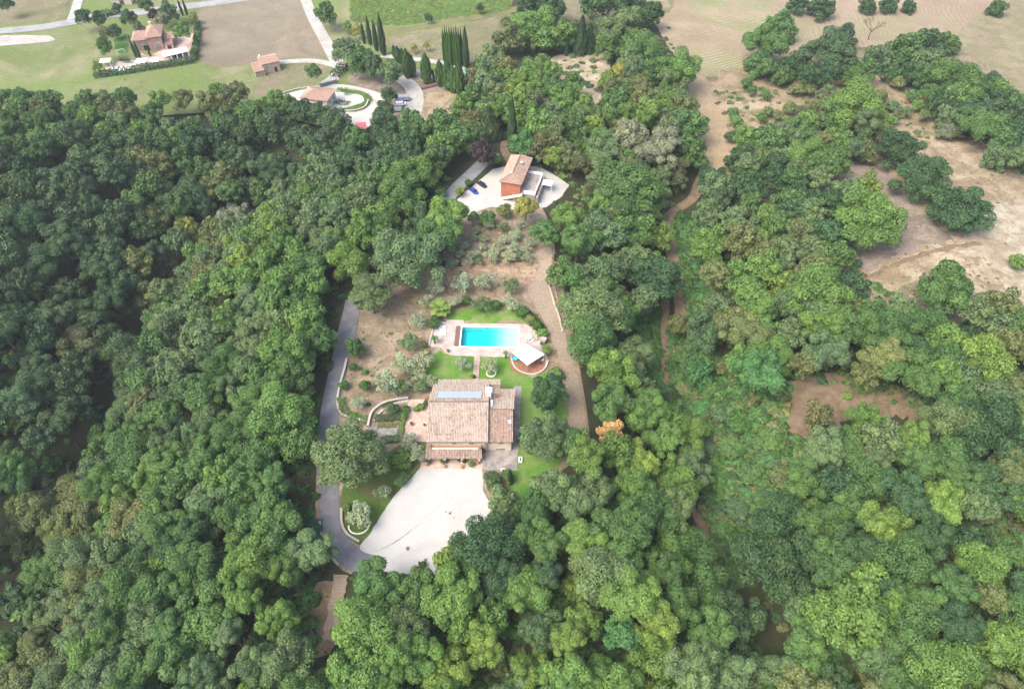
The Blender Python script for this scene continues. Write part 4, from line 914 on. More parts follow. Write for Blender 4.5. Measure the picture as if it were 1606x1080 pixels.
trailer(631, 158, .12, plain('blue_grey_tarp', (.20, .25, .34), .6, .3), 'blue grey covered trailer beside the pale farm track', 6.2, 2.4, 1.9, 'covered_trailer', 'trailer')
van(629, 166, .1, M['white'], 'white van standing in front of the blue grey trailer', 4.2, 1.8, 1.5)
trailer(624, 175, .1, plain('green_skip', (.22, .30, .24), .6, .3), 'grey green skip below the white van at the farm', 3.6, 2.2, 1.5, 'skip', 'skip')
van(690, 187, .2, M['white'], 'white van behind the tree tops below the bare soil mound', 4.5, 1.9, 2.0)
car(at(536, 175) + Vector((0, 0, .3)), 1.3, M['silver'], 'pale car at the near end of the farm yard ring', L=4.2)
e = empty('wood_stack', at(674, 137), R(28), 'long brown wood stack on bare soil near the poplar row', 'wood stack')
for k in range(3): MB().box((0, -.6 + k * .6, 0), (8, .5, .9 + .12 * (k % 2))).build('log', M['darkwood'], e)
p = at(738, 118); e = empty('covered_pool', p, R(-14), 'flat teal covered pool beside the tall cypress group', 'pool')
MB().box((0, 0, -.2), (8.5, 6.2, .45)).build('rim', M['concrete'], e); MB().box((0, 0, .25), (7.8, 5.5, .08)).build('cover', M['tealcover'], e)
for k, (u, v) in enumerate(((194, 4), (212, -4))):
    p = at(u, v); e = empty('white_building', (p.x, p.y, hz(p.x, p.y)), .2, ('white roofed building beyond the far road at the top edge', 'pale shed beside the white roofed building beyond the far road')[k], 'building')
    MB().box((0, 0, -.3), (9 - 2 * k, 6, 3.4)).build('wall', M['cream'], e); MB().slab([(-5, -3.4, 3), (5, -3.4, 3), (5, 3.4, 3.9), (-5, 3.4, 3.9)], .2).build('roof', M['white'], e)
    MB().box((0, -3.05, 0), (2, .1, 2.2)).build('door', M['iron'], e)
# rail fence and light posts along the right track
fx = smooth([at(864, 396), at(862, 424), at(865, 455), at(874, 490)], False, 5)
fe = empty('rail_fence', (fx[0].x, fx[0].y, hz(fx[0].x, fx[0].y)), 0, 'thin wooden rail fence on the wall edge right of the dirt track', 'fence')
for i in range(0, len(fx), 1):
    p = fx[i]; MB().box((0, 0, 0), (.14, .14, 1.6)).build('post', M['wood'], fe).location = (p.x - fx[0].x + .9, p.y - fx[0].y, hz(p.x, p.y) - fe.location.z)
for z in (.8, 1.4):
    MB().tube([(p.x - fx[0].x + .9, p.y - fx[0].y, hz(p.x, p.y) - fe.location.z + z) for p in fx], .05, 5).build('rail', M['wood'], fe)
# ------------------------------------------------------------------ vegetation templates
TONES = {'D': (.026, .060, .024), 'B': (.034, .066, .030), 'M': (.042, .090, .026), 'A': (.060, .100, .044), 'L': (.060, .118, .026),
         'Y': (.076, .128, .024), 'Q': (.150, .155, .034), 'O': (.072, .092, .034), 'G': (.100, .120, .082), 'R': (.24, .13, .07), 'T': (.30, .18, .07),
         'P': (.032, .022, .026), 'E': (.036, .100, .032), 'K': (.060, .070, .032), 'S': (.135, .170, .115), 'V': (.030, .075, .016), 'C': (.024, .052, .024), 'N': (.20, .27, .24), 'W': (.20, .165, .095)}
TW = {'D': 'dark green', 'B': 'dark bluish green', 'M': 'mid green', 'A': 'greyish green', 'L': 'fresh light green', 'Y': 'yellowish green', 'Q': 'yellow leaved',
      'O': 'olive green', 'G': 'pale grey', 'R': 'rust coloured', 'T': 'orange brown', 'P': 'dark purple', 'E': 'emerald green', 'K': 'brownish', 'S': 'silvery', 'V': 'deep green', 'C': 'blackish green', 'N': 'silver blue'}
LK = 1.9
def tone_rgb(t, j=.12):
    c = TONES[t]; k = LK; k *= 1 + rnd.uniform(-j, j); h = rnd.uniform(-j, j) * .5
    g = .1 * (.3 * c[0] + .6 * c[1] + .1 * c[2])   # a little grey
    return ((c[0] * .92 + g) * k * (1 + h), (c[1] * .9 + g) * k, (c[2] * .76 + g * .8) * k * (1 - h))
def leaves(pos, nrm, size, g, asp=1.5, up=.25, jit=.55):
    """flat leaf sprays at pos facing about nrm"""
    n = len(pos); N = nrm + g.normal(0, jit, (n, 3)) + np.array([0, 0, up]); N /= np.linalg.norm(N, axis=1)[:, None]
    T = np.cross(N, g.normal(0, 1, (n, 3))); T /= np.linalg.norm(T, axis=1)[:, None] + 1e-9; B = np.cross(N, T)
    s = size * g.uniform(.6, 1.3, (n, 1)); T = T * s * asp * .5; B = B * s * .5
    V = np.stack([pos - T, pos - B * .9 + N * s * .12, pos + T, pos + B * .9 + N * s * .12], 1).reshape(-1, 3)
    return V, np.arange(4 * n).reshape(-1, 4)
def lobed(seed, nl, n, leaf, lo=(.26, .42), zmin=-.45, zs=1.0, spread=.72, core=True, jit=.55, multi=0):
    g = np.random.default_rng(seed); d = g.normal(0, 1, (nl * 4, 3)); d /= np.linalg.norm(d, axis=1)[:, None]; d = d[d[:, 2] > zmin]
    keep = []
    for q in d:                                   # spread the lobes out
        if all(np.dot(q, k) < .985 - .30 * (8 / nl) for k in keep) or len(d) < nl: keep.append(q)
        if len(keep) == nl: break
    for q in d:
        if len(keep) >= nl: break
        keep.append(q)
    C = np.array(keep); nl = len(C)
    if multi:                                     # a few main limbs, each with its own dome of lobes
        m = g.normal(0, 1, (multi * 3, 3)); m[:, 2] = np.abs(m[:, 2]) * .8 - .12; m /= np.linalg.norm(m, axis=1)[:, None]; mk = []
        for q in m:
            if all(np.dot(q, k) < .72 for k in mk): mk.append(q)
            if len(mk) == multi: break
        mk = np.array(mk) * g.uniform(.38, .66, (len(mk), 1)); C = []
        for q in mk:
            sz = g.uniform(.30, .46); e0 = g.normal(0, 1, (7, 3)); e0[:, 2] = np.abs(e0[:, 2]) - .35; e0 /= np.linalg.norm(e0, axis=1)[:, None]
            C += [q + k * sz * g.uniform(.75, 1.1) for k in e0]
        C = np.array(C); nl = len(C); lo = (lo[0] * .72, lo[1] * .76)
    else: C = C * g.uniform(spread * .7, spread * 1.22, (nl, 1))
    C[:, 2] *= zs; C = np.vstack([C, [[0, 0, .05]]])
    Lr = np.append(g.uniform(lo[0], lo[1], nl), .5 if multi else .62); idx = g.choice(nl + 1, n * 2, p=Lr ** 2 / (Lr ** 2).sum())
    e = g.normal(0, 1, (n * 2, 3)); e /= np.linalg.norm(e, axis=1)[:, None]; fl = (e[:, 2] < -.15) & (g.random(n * 2) < .75); e[fl, 2] *= -1
    r = Lr[idx] * (1 - .35 * g.random(n * 2) ** 2.2) * np.where(g.random(n * 2) < .08, 1.15, 1)
    P = C[idx] + e * r[:, None] * np.array([1, 1, .88])
    bad = np.zeros(n * 2, bool)
    for k in range(nl + 1): bad |= (np.linalg.norm((P - C[k]) / np.array([1, 1, .88]), axis=1) < Lr[k] * .68) & (idx != k)
    P, e, idx = P[~bad][:n], e[~bad][:n], idx[~bad][:n]
    V, Q = leaves(P, e, leaf, g, jit=jit); ra = np.clip(g.normal(.45, .2, len(P)) + (g.normal(0, .15, nl + 1))[idx], 0, 1)
    if core:                                      # large leaves inside so that the crown is not hollow
        m = n // 9; ci = g.integers(0, nl + 1, m); q = g.normal(0, 1, (m, 3)); q /= np.linalg.norm(q, axis=1)[:, None]
        V2, Q2 = leaves(C[ci] + q * (Lr[ci] * .62)[:, None], q, leaf * 1.9, g); V = np.vstack([V, V2]); Q = np.vstack([Q, Q2 + 4 * len(P)]); ra = np.append(ra, np.full(m, .35))
    return V, Q, np.repeat(ra, 4)
def spindle(seed, n, leaf, prof, lob=.12, jit=.35, up=.5):
    g = np.random.default_rng(seed); z = g.random(n) ** .9; a = g.uniform(0, 6.2832, n); r = np.interp(z, *zip(*prof))
    r = r * (1 + lob * np.sin(a * 3 + z * 17) + lob * np.sin(a * 5 - z * 23 + 2)) * (1 - .35 * g.random(n) ** 2)
    P = np.stack([r * np.cos(a), r * np.sin(a), z], 1); N = np.stack([np.cos(a), np.sin(a), np.zeros(n)], 1)
    V, Q = leaves(P, N, leaf, g, 1.8, up, jit); return V, Q, np.repeat(np.clip(g.normal(.42, .2, n), 0, 1), 4)
RAW = {}
for i in range(9): RAW['broad%d' % i] = lobed(100 + i, 20 + (i * 7) % 15, 11000, .049 + .003 * (i % 3), lo=(.20, .36) if i % 2 else (.25, .42), zs=.95, spread=.74, multi=(0, 5, 6, 7, 5, 6, 8, 4, 7)[i])
for i in range(3): RAW['wide%d' % i] = lobed(150 + i, 34, 11500, .045, lo=(.18, .30), zmin=-.25, zs=.8, spread=.80)
for i in range(3): RAW['airy%d' % i] = lobed(170 + i, 22, 6500, .058, lo=(.18, .34), zs=1.0, spread=.82, jit=.75)
for i in range(3): RAW['round%d' % i] = lobed(190 + i, 32, 9500, .05, lo=(.20, .30), zmin=-.6, zs=.95, spread=.76)
for i in range(4): RAW['bush%d' % i] = lobed(200 + i, 12, 1300, .14, lo=(.28, .46), zmin=-.2, zs=.9, spread=.62)
for i in range(4): RAW['olive%d' % i] = lobed(230 + i, 11, 1100, .125, lo=(.22, .38), zmin=-.35, zs=.9, spread=.72, core=False, jit=.85)
for i in range(3): RAW['far%d' % i] = lobed(260 + i, 18, 2600, .092, lo=(.22, .38), zs=.95, spread=.74)
for i in range(3): RAW['clump%d' % i] = lobed(280 + i, 6, 110, .42, lo=(.35, .55), zmin=0, zs=.7, spread=.6, core=False)
for i in range(2): RAW['cypress%d' % i] = spindle(300 + i, 1500, .16, [(0, .55), (.15, .95), (.45, 1), (.8, .6), (1, .05)], .06)
for i in range(2): RAW['column%d' % i] = spindle(310 + i, 1500, .2, [(0, .35), (.15, .9), (.5, 1), (.8, .75), (1, .15)], .16, .6)
for i in range(2): RAW['conifer%d' % i] = spindle(320 + i, 1800, .2, [(0, 1), (.12, .75), (.14, .95), (.3, .62), (.32, .82), (.5, .45), (.52, .62), (.75, .22), (.77, .35), (1, .02)], .2, .5, -.1)
# spindles are 1 high and 1 wide: leaves are sized along the width only
TPL = {}
for k, (V, Q, A) in RAW.items():
    me = mesh_np('crown', V, Q, M['leaf']); x = me.attributes.new('leaf_rand', 'FLOAT', 'POINT'); x.data.foreach_set('value', A.astype(np.float32)); TPL[k] = me
def trunk_mesh(seed):
    g = random.Random(seed); b = MB(); b.tube([(0, 0, -.06), (0, 0, .02), (.01, .005, .2), (.0, .02, .42), (.02, 0, .62)], [.055, .036, .028, .022, .014], 8)
    for i in range(6):
        a = i * 1.05 + g.uniform(-.3, .3); z0 = g.uniform(.22, .5); l = g.uniform(.18, .30)
        b.tube([(0, .01, z0), (l * .5 * math.cos(a), l * .5 * math.sin(a), z0 + .12), (l * math.cos(a), l * math.sin(a), z0 + .26)], [.014, .010, .003], 5)
    me = bpy.data.meshes.new('trunk'); me.from_pydata(b.v, [], b.f); me.polygons.foreach_set('use_smooth', [True] * len(me.polygons)); me.materials.append(M['bark']); return me
TRK = [trunk_mesh(i) for i in range(4)]
def tree(name, p, r, h, tone, shape, label, cat='tree', group=None, rzf=.8, rgb=None, trunk_k=1.0):
    """p = base on the ground, r = crown radius, h = height"""
    e = empty(name, p, rnd.uniform(0, 6.28), label, cat, group)
    t = link('trunk', rnd.choice(TRK), e); c = link('crown', TPL[shape], e); c.color = (*(rgb or tone_rgb(tone)), 1)
    if shape[:4] in ('cypr', 'colu', 'coni'):
        c.location = (0, 0, h * .06); c.scale = (r, r, h * .94); t.scale = (h * .3, h * .3, h * .8)
    else:
        rz = min(r * rzf, h * .56); c.location = (0, 0, h - rz * 1.0); c.scale = (r * rnd.uniform(.86, 1.14), r * rnd.uniform(.86, 1.14), rz)
        t.scale = (h * .55 * trunk_k + r * .35, h * .55 * trunk_k + r * .35, h * .92)
    return e
def merge(name, items, kind='stuff', **kw):
    """many small plants joined in one mesh: items = (template, location, radius xyz, rotation, rgb)"""
    Vs, Qs, As, Cs = [], [], [], []; n = 0
    for k, p, s, rz, rgb in items:
        V, Q, A = RAW[k]; c, s_ = math.cos(rz), math.sin(rz); W = V * np.array(s)
        W = np.stack([W[:, 0] * c - W[:, 1] * s_ + p[0], W[:, 0] * s_ + W[:, 1] * c + p[1], W[:, 2] + p[2]], 1)
        Vs.append(W); Qs.append(Q + n); As.append(A); Cs.append(np.tile(np.array([*rgb, 1]), (len(V), 1))); n += len(V)
    if not Vs: return
    me = mesh_np(name, np.vstack(Vs), np.vstack(Qs), M['leaf_tint'])
    x = me.attributes.new('leaf_rand', 'FLOAT', 'POINT'); x.data.foreach_set('value', np.concatenate(As).astype(np.float32))
    x = me.attributes.new('tint', 'FLOAT_COLOR', 'POINT'); x.data.foreach_set('color', np.vstack(Cs).astype(np.float32).ravel())
    return tag(link(name, me), kind=kind, **kw)

# ------------------------------------------------------------------ where the woodland trees stand
HAND = '''75 187 30 R;476 174 42 B;501 178 40 B;455 166 38 M;523 186 40 B;430 158 38 L;790 792 60 A;832 800 70 M;18 180 24 O;290 362 58 Q;243 340 52 O;365 338 62 G;280 300 78 B;205 268 55 B;130 248 60 A;90 285 58 B;28 330 62 B;110 345 60 B;160 362 62 B;162 212 40 L;300 200 40 M;345 190 38 M;30 230 45 M;45 250 40 L
545 714 122 A wide;640 396 118 A wide;580 457 68 A round;700 342 84 L;662 352 66 B;556 543 32 M;860 612 66 D round;856 682 74 A round
927 484 104 A wide;926 530 86 M;957 578 98 L;915 436 38 O;886 428 52 M;958 418 48 A;1020 438 92 D;1066 512 40 O airy;1120 512 88 B;1152 506 62 O;1098 580 54 E;972 462 32 O
985 290 112 M wide;1035 226 88 G;988 210 62 G;1012 172 52 Y;840 196 62 L;820 226 46 E;850 230 50 K;866 246 32 Y;940 238 74 A;909 258 36 K;955 343 36 O;890 342 68 L;856 366 48 M;907 378 86 M;968 360 54 M;1000 362 60 L;1036 372 46 Y;947 314 46 L;1030 312 44 A;929 300 32 K;824 326 36 Q airy
838 42 70 L;880 50 52 L;800 52 54 O;846 64 28 Y;975 32 78 A;1005 72 84 M;957 66 48 M;1020 20 42 D;1066 106 68 L;970 114 32 Q;986 96 46 A;818 142 32 Y;865 140 46 M;900 130 36 M;840 160 42 K;890 170 48 L;766 132 58 A;788 162 36 L;756 238 46 P;730 166 60 L;714 214 62 M;965 156 52 M;1000 134 42 O;830 4 42 D;866 8 44 D;935 4 52 D;985 2 58 D;770 90 50 A;790 105 46 O;745 150 45 M;690 230 60 L;905 205 48 M;930 190 45 K;870 195 40 M
1083 195 58 M;1087 235 56 M;1208 62 74 M;1226 34 58 M;1190 94 48 M;1232 102 46 D;1302 74 74 B;1326 50 46 B;1257 92 44 B;1377 84 46 A;1426 70 60 M;1460 62 56 D;1490 64 38 M;1336 103 46 M;1275 118 40 L;1460 94 60 A;1490 116 70 M;1528 140 70 M;1566 138 52 L;1597 162 52 M;1543 191 78 M;1502 152 56 L;1592 206 48 D;1602 242 48 D;1415 227 72 D round;1449 272 84 D round;1510 322 84 D round;1478 300 30 M round;1487 203 32 G bush;1343 160 88 L;1362 192 72 A;1313 177 60 M;1264 243 70 L;1230 247 56 A;1302 240 52 M;1166 244 52 D;1343 223 40 M;1211 214 60 M;1257 199 48 M;1113 282 44 D;1128 312 46 B;1362 336 112 L wide;1362 289 48 Y airy
1252 2 36 D;1290 5 46 D;1362 6 30 D;1396 5 30 D;1427 7 24 D;1566 9 30 D
1494 457 98 M;1282 455 102 L;1196 584 98 E;1166 512 72 O;1558 665 112 D;1287 654 56 K airy;1362 656 68 L;1490 660 78 A;1548 560 84 Y;1450 500 70 M;1390 520 80 M;1340 520 75 M;1300 550 80 A;1440 590 85 M;1240 520 60 A;1260 570 50 O
1483 792 92 Y;1385 822 78 Y;1340 945 140 L;1226 880 132 D wide;1543 886 86 L;1551 940 52 O;1036 1036 84 Y airy;1150 965 112 B;1585 1020 112 L;1420 980 100 M;1480 1050 110 L;1260 1010 90 M;1200 1050 90 A
903 922 44 Y;916 972 62 Y;762 860 124 D wide;988 896 74 M;975 996 64 E;708 888 64 Y wide;725 984 64 L;770 972 64 L;788 904 72 B;958 682 44 T airy;590 922 84 M;648 935 76 M;860 900 76 B;850 985 70 B;1050 870 80 L;1060 950 78 M;930 780 80 A;870 770 86 A;1000 760 80 L;905 700 60 M;1060 760 76 L
450 560 92 L;436 650 100 L;430 540 84 L;121 536 74 K;242 464 58 O;200 556 84 B;6 628 32 Q;43 600 44 L;43 808 84 O;282 922 38 Q;249 888 44 Y;64 846 34 K airy;420 262 62 B;428 333 56 O;626 304 94 M;646 263 92 L;596 342 62 Y;530 326 62 M;690 362 72 M;470 480 70 M;400 470 70 A;350 430 66 A;480 420 70 M;500 530 60 M;470 700 60 M;395 720 90 M;330 660 80 A;280 620 76 B;330 790 80 A;420 800 90 M;260 800 80 M
510 20 40 M;542 78 48 A;567 92 48 M;587 101 38 B;612 112 44 A;492 114 27 M;604 172 34 B;609 150 26 B;544 42 18 Y;562 47 20 Q;650 75 12 Q airy;669 72 12 Q airy;671 27 14 B;753 12 14 B
202 29 28 D;215 41 20 G;255 32 25 G;241 22 20 P;264 18 30 B;228 8 26 M;286 51 27 L;303 26 17 Q;305 36 16 M;179 47 21 B;167 55 23 O;163 72 27 M;130 28 26 D;155 30 24 D;309 62 13 M;304 81 13 M;152 104 17 Y;8 6 26 D;183 10 16 B'''
ZONES = [  # polygon of crown centres in the photo, tones (weighted string), crown diameter, height
    ([(-80, 150), (60, 148), (250, 150), (380, 132), (430, 160), (300, 215), (-80, 235)], 'MMMLLLAYMO', (8, 12), (11, 15)),
    ([(-80, 235), (300, 215), (430, 160), (555, 195), (480, 270), (380, 330), (270, 420), (150, 560), (100, 700), (60, 830), (0, 900), (-80, 960)], 'DBBBBBDAMMBO', (9.5, 14.5), (14, 20)),
    ([(555, 195), (640, 196), (705, 205), (712, 240), (690, 290), (640, 320), (560, 430), (535, 480), (480, 400), (420, 330), (480, 270)], 'MMMLALDAB', (9, 13.5), (13, 18)),
    ([(420, 330), (480, 400), (535, 480), (512, 560), (490, 640), (478, 700), (488, 800), (515, 900), (480, 950), (490, 1140), (330, 1140), (330, 800), (350, 560), (350, 420)], 'MMMLLLAALYM', (9, 14), (13, 18)),
    ([(420, 330), (350, 420), (350, 560), (330, 800), (330, 1140), (-90, 1140), (-90, 1040), (20, 1000), (75, 860), (130, 740), (190, 620), (250, 500), (300, 410)], 'AABBMMMDAOML', (9, 13.5), (13, 18)),
    ([(540, 890), (600, 910), (690, 910), (735, 925), (725, 850), (770, 790), (850, 760), (905, 700), (935, 640), (1035, 640), (1090, 690), (1135, 800), (1120, 900), (1195, 970), (1180, 1140), (490, 1140), (545, 1010), (535, 960)], 'MMLLAAMLYDM', (9.5, 13.5), (13, 18)),
    ([(870, 335), (1000, 330), (1050, 380), (1058, 450), (1030, 480), (1000, 470), (975, 470), (1010, 540), (1035, 640), (935, 650), (905, 600), (888, 520), (878, 440), (866, 400)], 'MMLAAMD', (8.5, 12.5), (12, 16)),
    ([(740, 90), (860, 20), (930, 60), (960, 50), (1030, 20), (1060, 90), (1095, 130), (1095, 200), (1085, 270), (1040, 330), (960, 330), (900, 280), (880, 250), (840, 230), (800, 215), (760, 215), (720, 190), (735, 150)], 'MALOKMAYMAL', (7, 11), (10, 15)),
    ([(1090, 330), (1130, 280), (1180, 250), (1290, 250), (1330, 215), (1330, 300), (1300, 360), (1340, 440), (1380, 470), (1640, 480), (1680, 640), (1560, 720), (1480, 690), (1480, 620), (1330, 570), (1230, 570), (1130, 560), (1080, 500), (1072, 420), (1060, 370)], 'MMLLAAYDO', (8.5, 13), (10, 15)),
    ([(1280, 690), (1470, 670), (1540, 720), (1680, 700), (1700, 1140), (1195, 1140), (1215, 960), (1260, 890), (1200, 820), (1240, 740)], 'LMMYLAOD', (9, 13.5), (11, 15)),
    ([(1170, 90), (1230, 20), (1260, 80), (1380, 70), (1480, 50), (1520, 90), (1610, 150), (1640, 260), (1590, 250), (1560, 215), (1490, 190), (1440, 120), (1400, 100), (1300, 115), (1200, 110)], 'MMDAMB', (7.5, 11), (9, 13)),
    ([(1160, 200), (1240, 180), (1290, 160), (1340, 130), (1390, 170), (1400, 215), (1330, 235), (1240, 260), (1170, 260)], 'MMLAO', (7, 10), (8, 11)),
]
GAPS = [[(1304, 276), (1340, 236), (1385, 236), (1425, 340), (1398, 352), (1396, 300), (1340, 300)], [(1385, 380), (1420, 330), (1470, 400), (1420, 445), (1340, 470), (1340, 440)], [(1040, 330), (1092, 330), (1122, 500), (1128, 650), (1012, 640), (985, 500), (1030, 470)], [(205, 425), (252, 420), (262, 462), (215, 465)], [(186, 378), (236, 372), (244, 398), (198, 404)], [(148, 560), (178, 540), (184, 606), (154, 622)], [(80, 705), (118, 690), (128, 735), (72, 770)],
        [(-20, 880), (58, 826), (78, 884), (54, 950), (-20, 1010)], [(1160, 890), (1200, 940), (1240, 985), (1190, 1000)], [(440, 905), (560, 905), (562, 1025), (500, 1062), (440, 1030)], [(1255, 860), (1320, 850), (1330, 880), (1270, 890)],
        [(1085, 780), (1110, 780), (1135, 900), (1110, 905)], [(935, 1020), (990, 1010), (1000, 1050), (930, 1060)], [(590, 660), (660, 620), (660, 900), (560, 900)], [(1496, 800), (1640, 790), (1640, 850), (1530, 840)],
        [(800, 1010), (860, 1000), (880, 1040), (810, 1050)], [(728, 885), (760, 880), (756, 925), (722, 925)], [(826, 262), (905, 262), (915, 300), (880, 325), (840, 340)], [(870, 92), (945, 84), (960, 130), (930, 160), (880, 120)]]
SPOTS = []                                         # u, v, x, y, r, h, tone, shape
def add_spot(u, v, d, tone, shape, hh=None):
    z = hh or 12
    for _ in range(3):
        p = at(u, v, z * .62); r = d * depth(p) / F / 2; hh_ = hh or (1.7 * r if u > 1130 and v < 410 else 0) or min(19, max(2.2, 1.25 * r + 6.5 if r > 3.2 else 2.1 * r + 1)); z = hh_
    SPOTS.append((u, v, p.x, p.y, r, hh_, tone, shape))
for ln in HAND.replace('\n', ';').split(';'):
    q = ln.split(); add_spot(float(q[0]), float(q[1]), float(q[2]), q[3], q[4] if len(q) > 4 else '')
ORDER = 'BDEMAKOLYQ'
def blend(x, y, s):
    """neighbouring trees tend to be of one kind: a slow drift through the zone's tones"""
    s = sorted(s, key=ORDER.index); n = .5 + .24 * math.sin(x * .045 + 1.3 * math.sin(y * .03)) + .2 * math.sin(y * .052 + x * .017) + rnd.gauss(0, .2)
    return s[min(len(s) - 1, max(0, int(n * len(s))))]
cell = {}
def near(x, y, r, k):
    for i in range(int(x // 16) - 1, int(x // 16) + 2):
        for j in range(int(y // 16) - 1, int(y // 16) + 2):
            for (a, b, q) in cell.get((i, j), ()):
                if (a - x) ** 2 + (b - y) ** 2 < (k * (q + r)) ** 2: return True
    return False
def put(x, y, r): cell.setdefault((int(x // 16), int(y // 16)), []).append((x, y, r))
for s in SPOTS: put(s[2], s[3], s[4])
KEEP_OUT = [r for n in ('drive', 'gravel_yard', 'courtyard', 'track', 'lawn', 'apron', 'terrace', 'sandy_track', 'path') for r in SHEETS[n]]
for _ in range(15000):
    Y = rnd.uniform(20, 300); X = rnd.uniform(-1, 1) * (75 + Y * .78)
    g = hz(X, Y)
    if g < -3.2 and PR[0] < X < PR[1] and PR[2] < Y < PR[3]: continue
    pu, pv = proj((X, Y, g + 9))
    if not (-90 < pu < 1700 and 100 < pv < 1150): continue
    z = next((q for q in ZONES if inside(pu, pv, q[0])), None)
    if z is None or any(inside(pu, pv, q) for q in GAPS): continue
    r = rnd.uniform(*z[2]) / 2
    if near(X, Y, r, .55): continue
    if any(inside(X + k * .75 * r, Y + j * .75 * r, q) for q in KEEP_OUT for k, j in ((0, 0), (1, 0), (-1, 0), (0, 1), (0, -1))): continue
    h = rnd.uniform(*z[3]); put(X, Y, r); SPOTS.append((pu, pv, X, Y, r, h, blend(X, Y, z[1]), ''))
BROAD = ['broad%d' % i for i in range(9)]
# ------------------------------------------------------------------ labels: what a tree looks like and what it stands by
MARKS = [(75, 187, 'the rust coloured tree'), (290, 362, 'the yellow tree'), (365, 338, 'the pale grey tree'), (121, 536, 'the brown crowned tree'), (6, 628, 'the yellow left edge tree'), (43, 808, 'the dark valley gap'),
         (282, 922, 'the small yellow crown'), (545, 714, 'the big oak over the drive'), (640, 396, 'the big round oak'), (580, 457, 'the oak at the drive top'), (740, 650, 'the country house'), (768, 528, 'the turquoise pool'),
         (690, 820, 'the white yard'), (530, 850, 'the drive bend'), (958, 682, 'the orange brown tree'), (708, 888, 'the lime tree by the yard'), (903, 922, 'the bright yellow green crown'), (762, 860, 'the dark oak by the yard'),
         (1036, 1036, 'the pale yellow crown'), (1226, 880, 'the big dark tree'), (1196, 584, 'the emerald green tree'), (1350, 640, 'the bare brown bank'), (1558, 665, 'the very dark tree'), (1510, 322, 'the lone round tree'),
         (1362, 336, 'the broad bright tree'), (1483, 792, 'the yellowish green tree'), (1340, 945, 'the large light tree'), (1043, 540, 'the ravine path'), (985, 290, 'the large round tree'), (800, 270, 'the orange house'),
         (756, 238, 'the purple tree'), (988, 210, 'the silver tree'), (910, 115, 'the hilltop clearing'), (1110, 190, 'the sandy track'), (1364, 50, 'the bare dead tree'), (1208, 62, 'the tall trees by stubble'), (710, 75, 'the cypress group'),
         (670, 110, 'the poplar row'), (497, 150, 'the pink roofed farmhouse'), (240, 60, 'the villa'), (415, 100, 'the stone cottage'), (1500, 250, 'the dry meadow'), (498, 975, 'the brown forest clearing'), (1150, 965, 'the bluish tree'), (447, 650, 'the bright wood edge'),
         (860, 450, 'the dirt track'), (200, 410, 'the dark forest gap'), (1012, 172, 'the bright lime tree'), (1560, 820, 'the small dry clearing'), (0, 1080, 'the lower left corner'), (1606, 1080, 'the lower right corner'), (650, 1080, 'the bottom edge'), (0, 150, 'the far left meadow'), (1606, 450, 'the right edge')]
NUM = ['', 'one crown', 'two crowns', 'three crowns', 'four crowns', 'five crowns', 'six crowns', 'seven crowns', 'eight crowns']
USED = set()
SIZE = lambda d: 'huge' if d > 105 else 'big' if d > 82 else 'broad' if d > 66 else 'medium' if d > 52 else 'smallish' if d > 36 else 'small'
def tree_label(u, v, d, tone, noun='tree', extra=''):
    c = sorted(MARKS, key=lambda m: math.hypot(m[0] - u, m[1] - v))
    for m in c[:6]:
        dx, dy = u - m[0], v - m[1]; L = math.hypot(dx, dy); n = round(L / max(d, 40))
        a = math.degrees(math.atan2(dy, dx)) % 360
        dr = ['right of', 'below right of', 'below', 'below left of', 'left of', 'above left of', 'above', 'above right of'][int((a + 22.5) // 45) % 8]
        own = L < 12 and m[2].split()[-1] in ('tree', 'crown', 'oak', 'top', 'drive', 'yard', 'stubble')
        if own: s = f'{TW[tone]} {SIZE(d)} {extra}{noun} standing out from its neighbours'
        elif n < 1: s = f'{TW[tone]} {SIZE(d)} {extra}{noun} right beside {m[2]}, {dr.replace(" of", "")} side' if ' of' in dr else f'{TW[tone]} {SIZE(d)} {extra}{noun} just {dr} {m[2]}'
        elif n < len(NUM): s = f'{TW[tone]} {SIZE(d)} {extra}{noun} {NUM[n]} {dr} {m[2]}'
        else: s = f'{TW[tone]} {SIZE(d)} {extra}{noun} far {dr} {m[2]}'
        if s not in USED: USED.add(s); return s
    for m in c[6:12]:
        dx, dy = u - m[0], v - m[1]
        s = f'{TW[tone]} {SIZE(d)} {extra}{noun} between {c[0][2]} and {m[2]}'
        if s not in USED and len(s.split()) < 17: USED.add(s); return s
    return s
inv = [s for s in SPOTS if -60 < s[0] < 1666 and -40 < s[1] < 1140]
inv.sort(key=lambda s: -s[4] / depth((s[2], s[3], 0)))
rest = []
for i, (u, v, X, Y, r, h, tone, shape) in enumerate(inv):
    p = (X, Y, hz(X, Y)); d = 2 * r * F / depth((X, Y, p[2] + h * .6))
    if shape == 'bush': sh = 'bush%d' % rnd.randrange(4)
    elif shape: sh = shape + str(rnd.randrange(3))
    else: sh = rnd.choice(BROAD)
    if i < 300 or r < 2.6:
        tree('broadleaf_tree', p, r, h, tone, sh, tree_label(u, v, d, tone), 'tree', 'broadleaf trees of the woods and banks', rzf=rnd.uniform(.95, 1.3) if shape != 'wide' else .95)
    else:
        rz = r * rnd.uniform(1.0, 1.3); rest.append(('far%d' % rnd.randrange(3), (X, Y, p[2] + h - rz * .98), (r, r, rz), rnd.uniform(0, 6), tone_rgb(tone)))
merge('distant_wood', rest)
print('TREES', len(SPOTS), len(inv), 'stuff', len(rest))
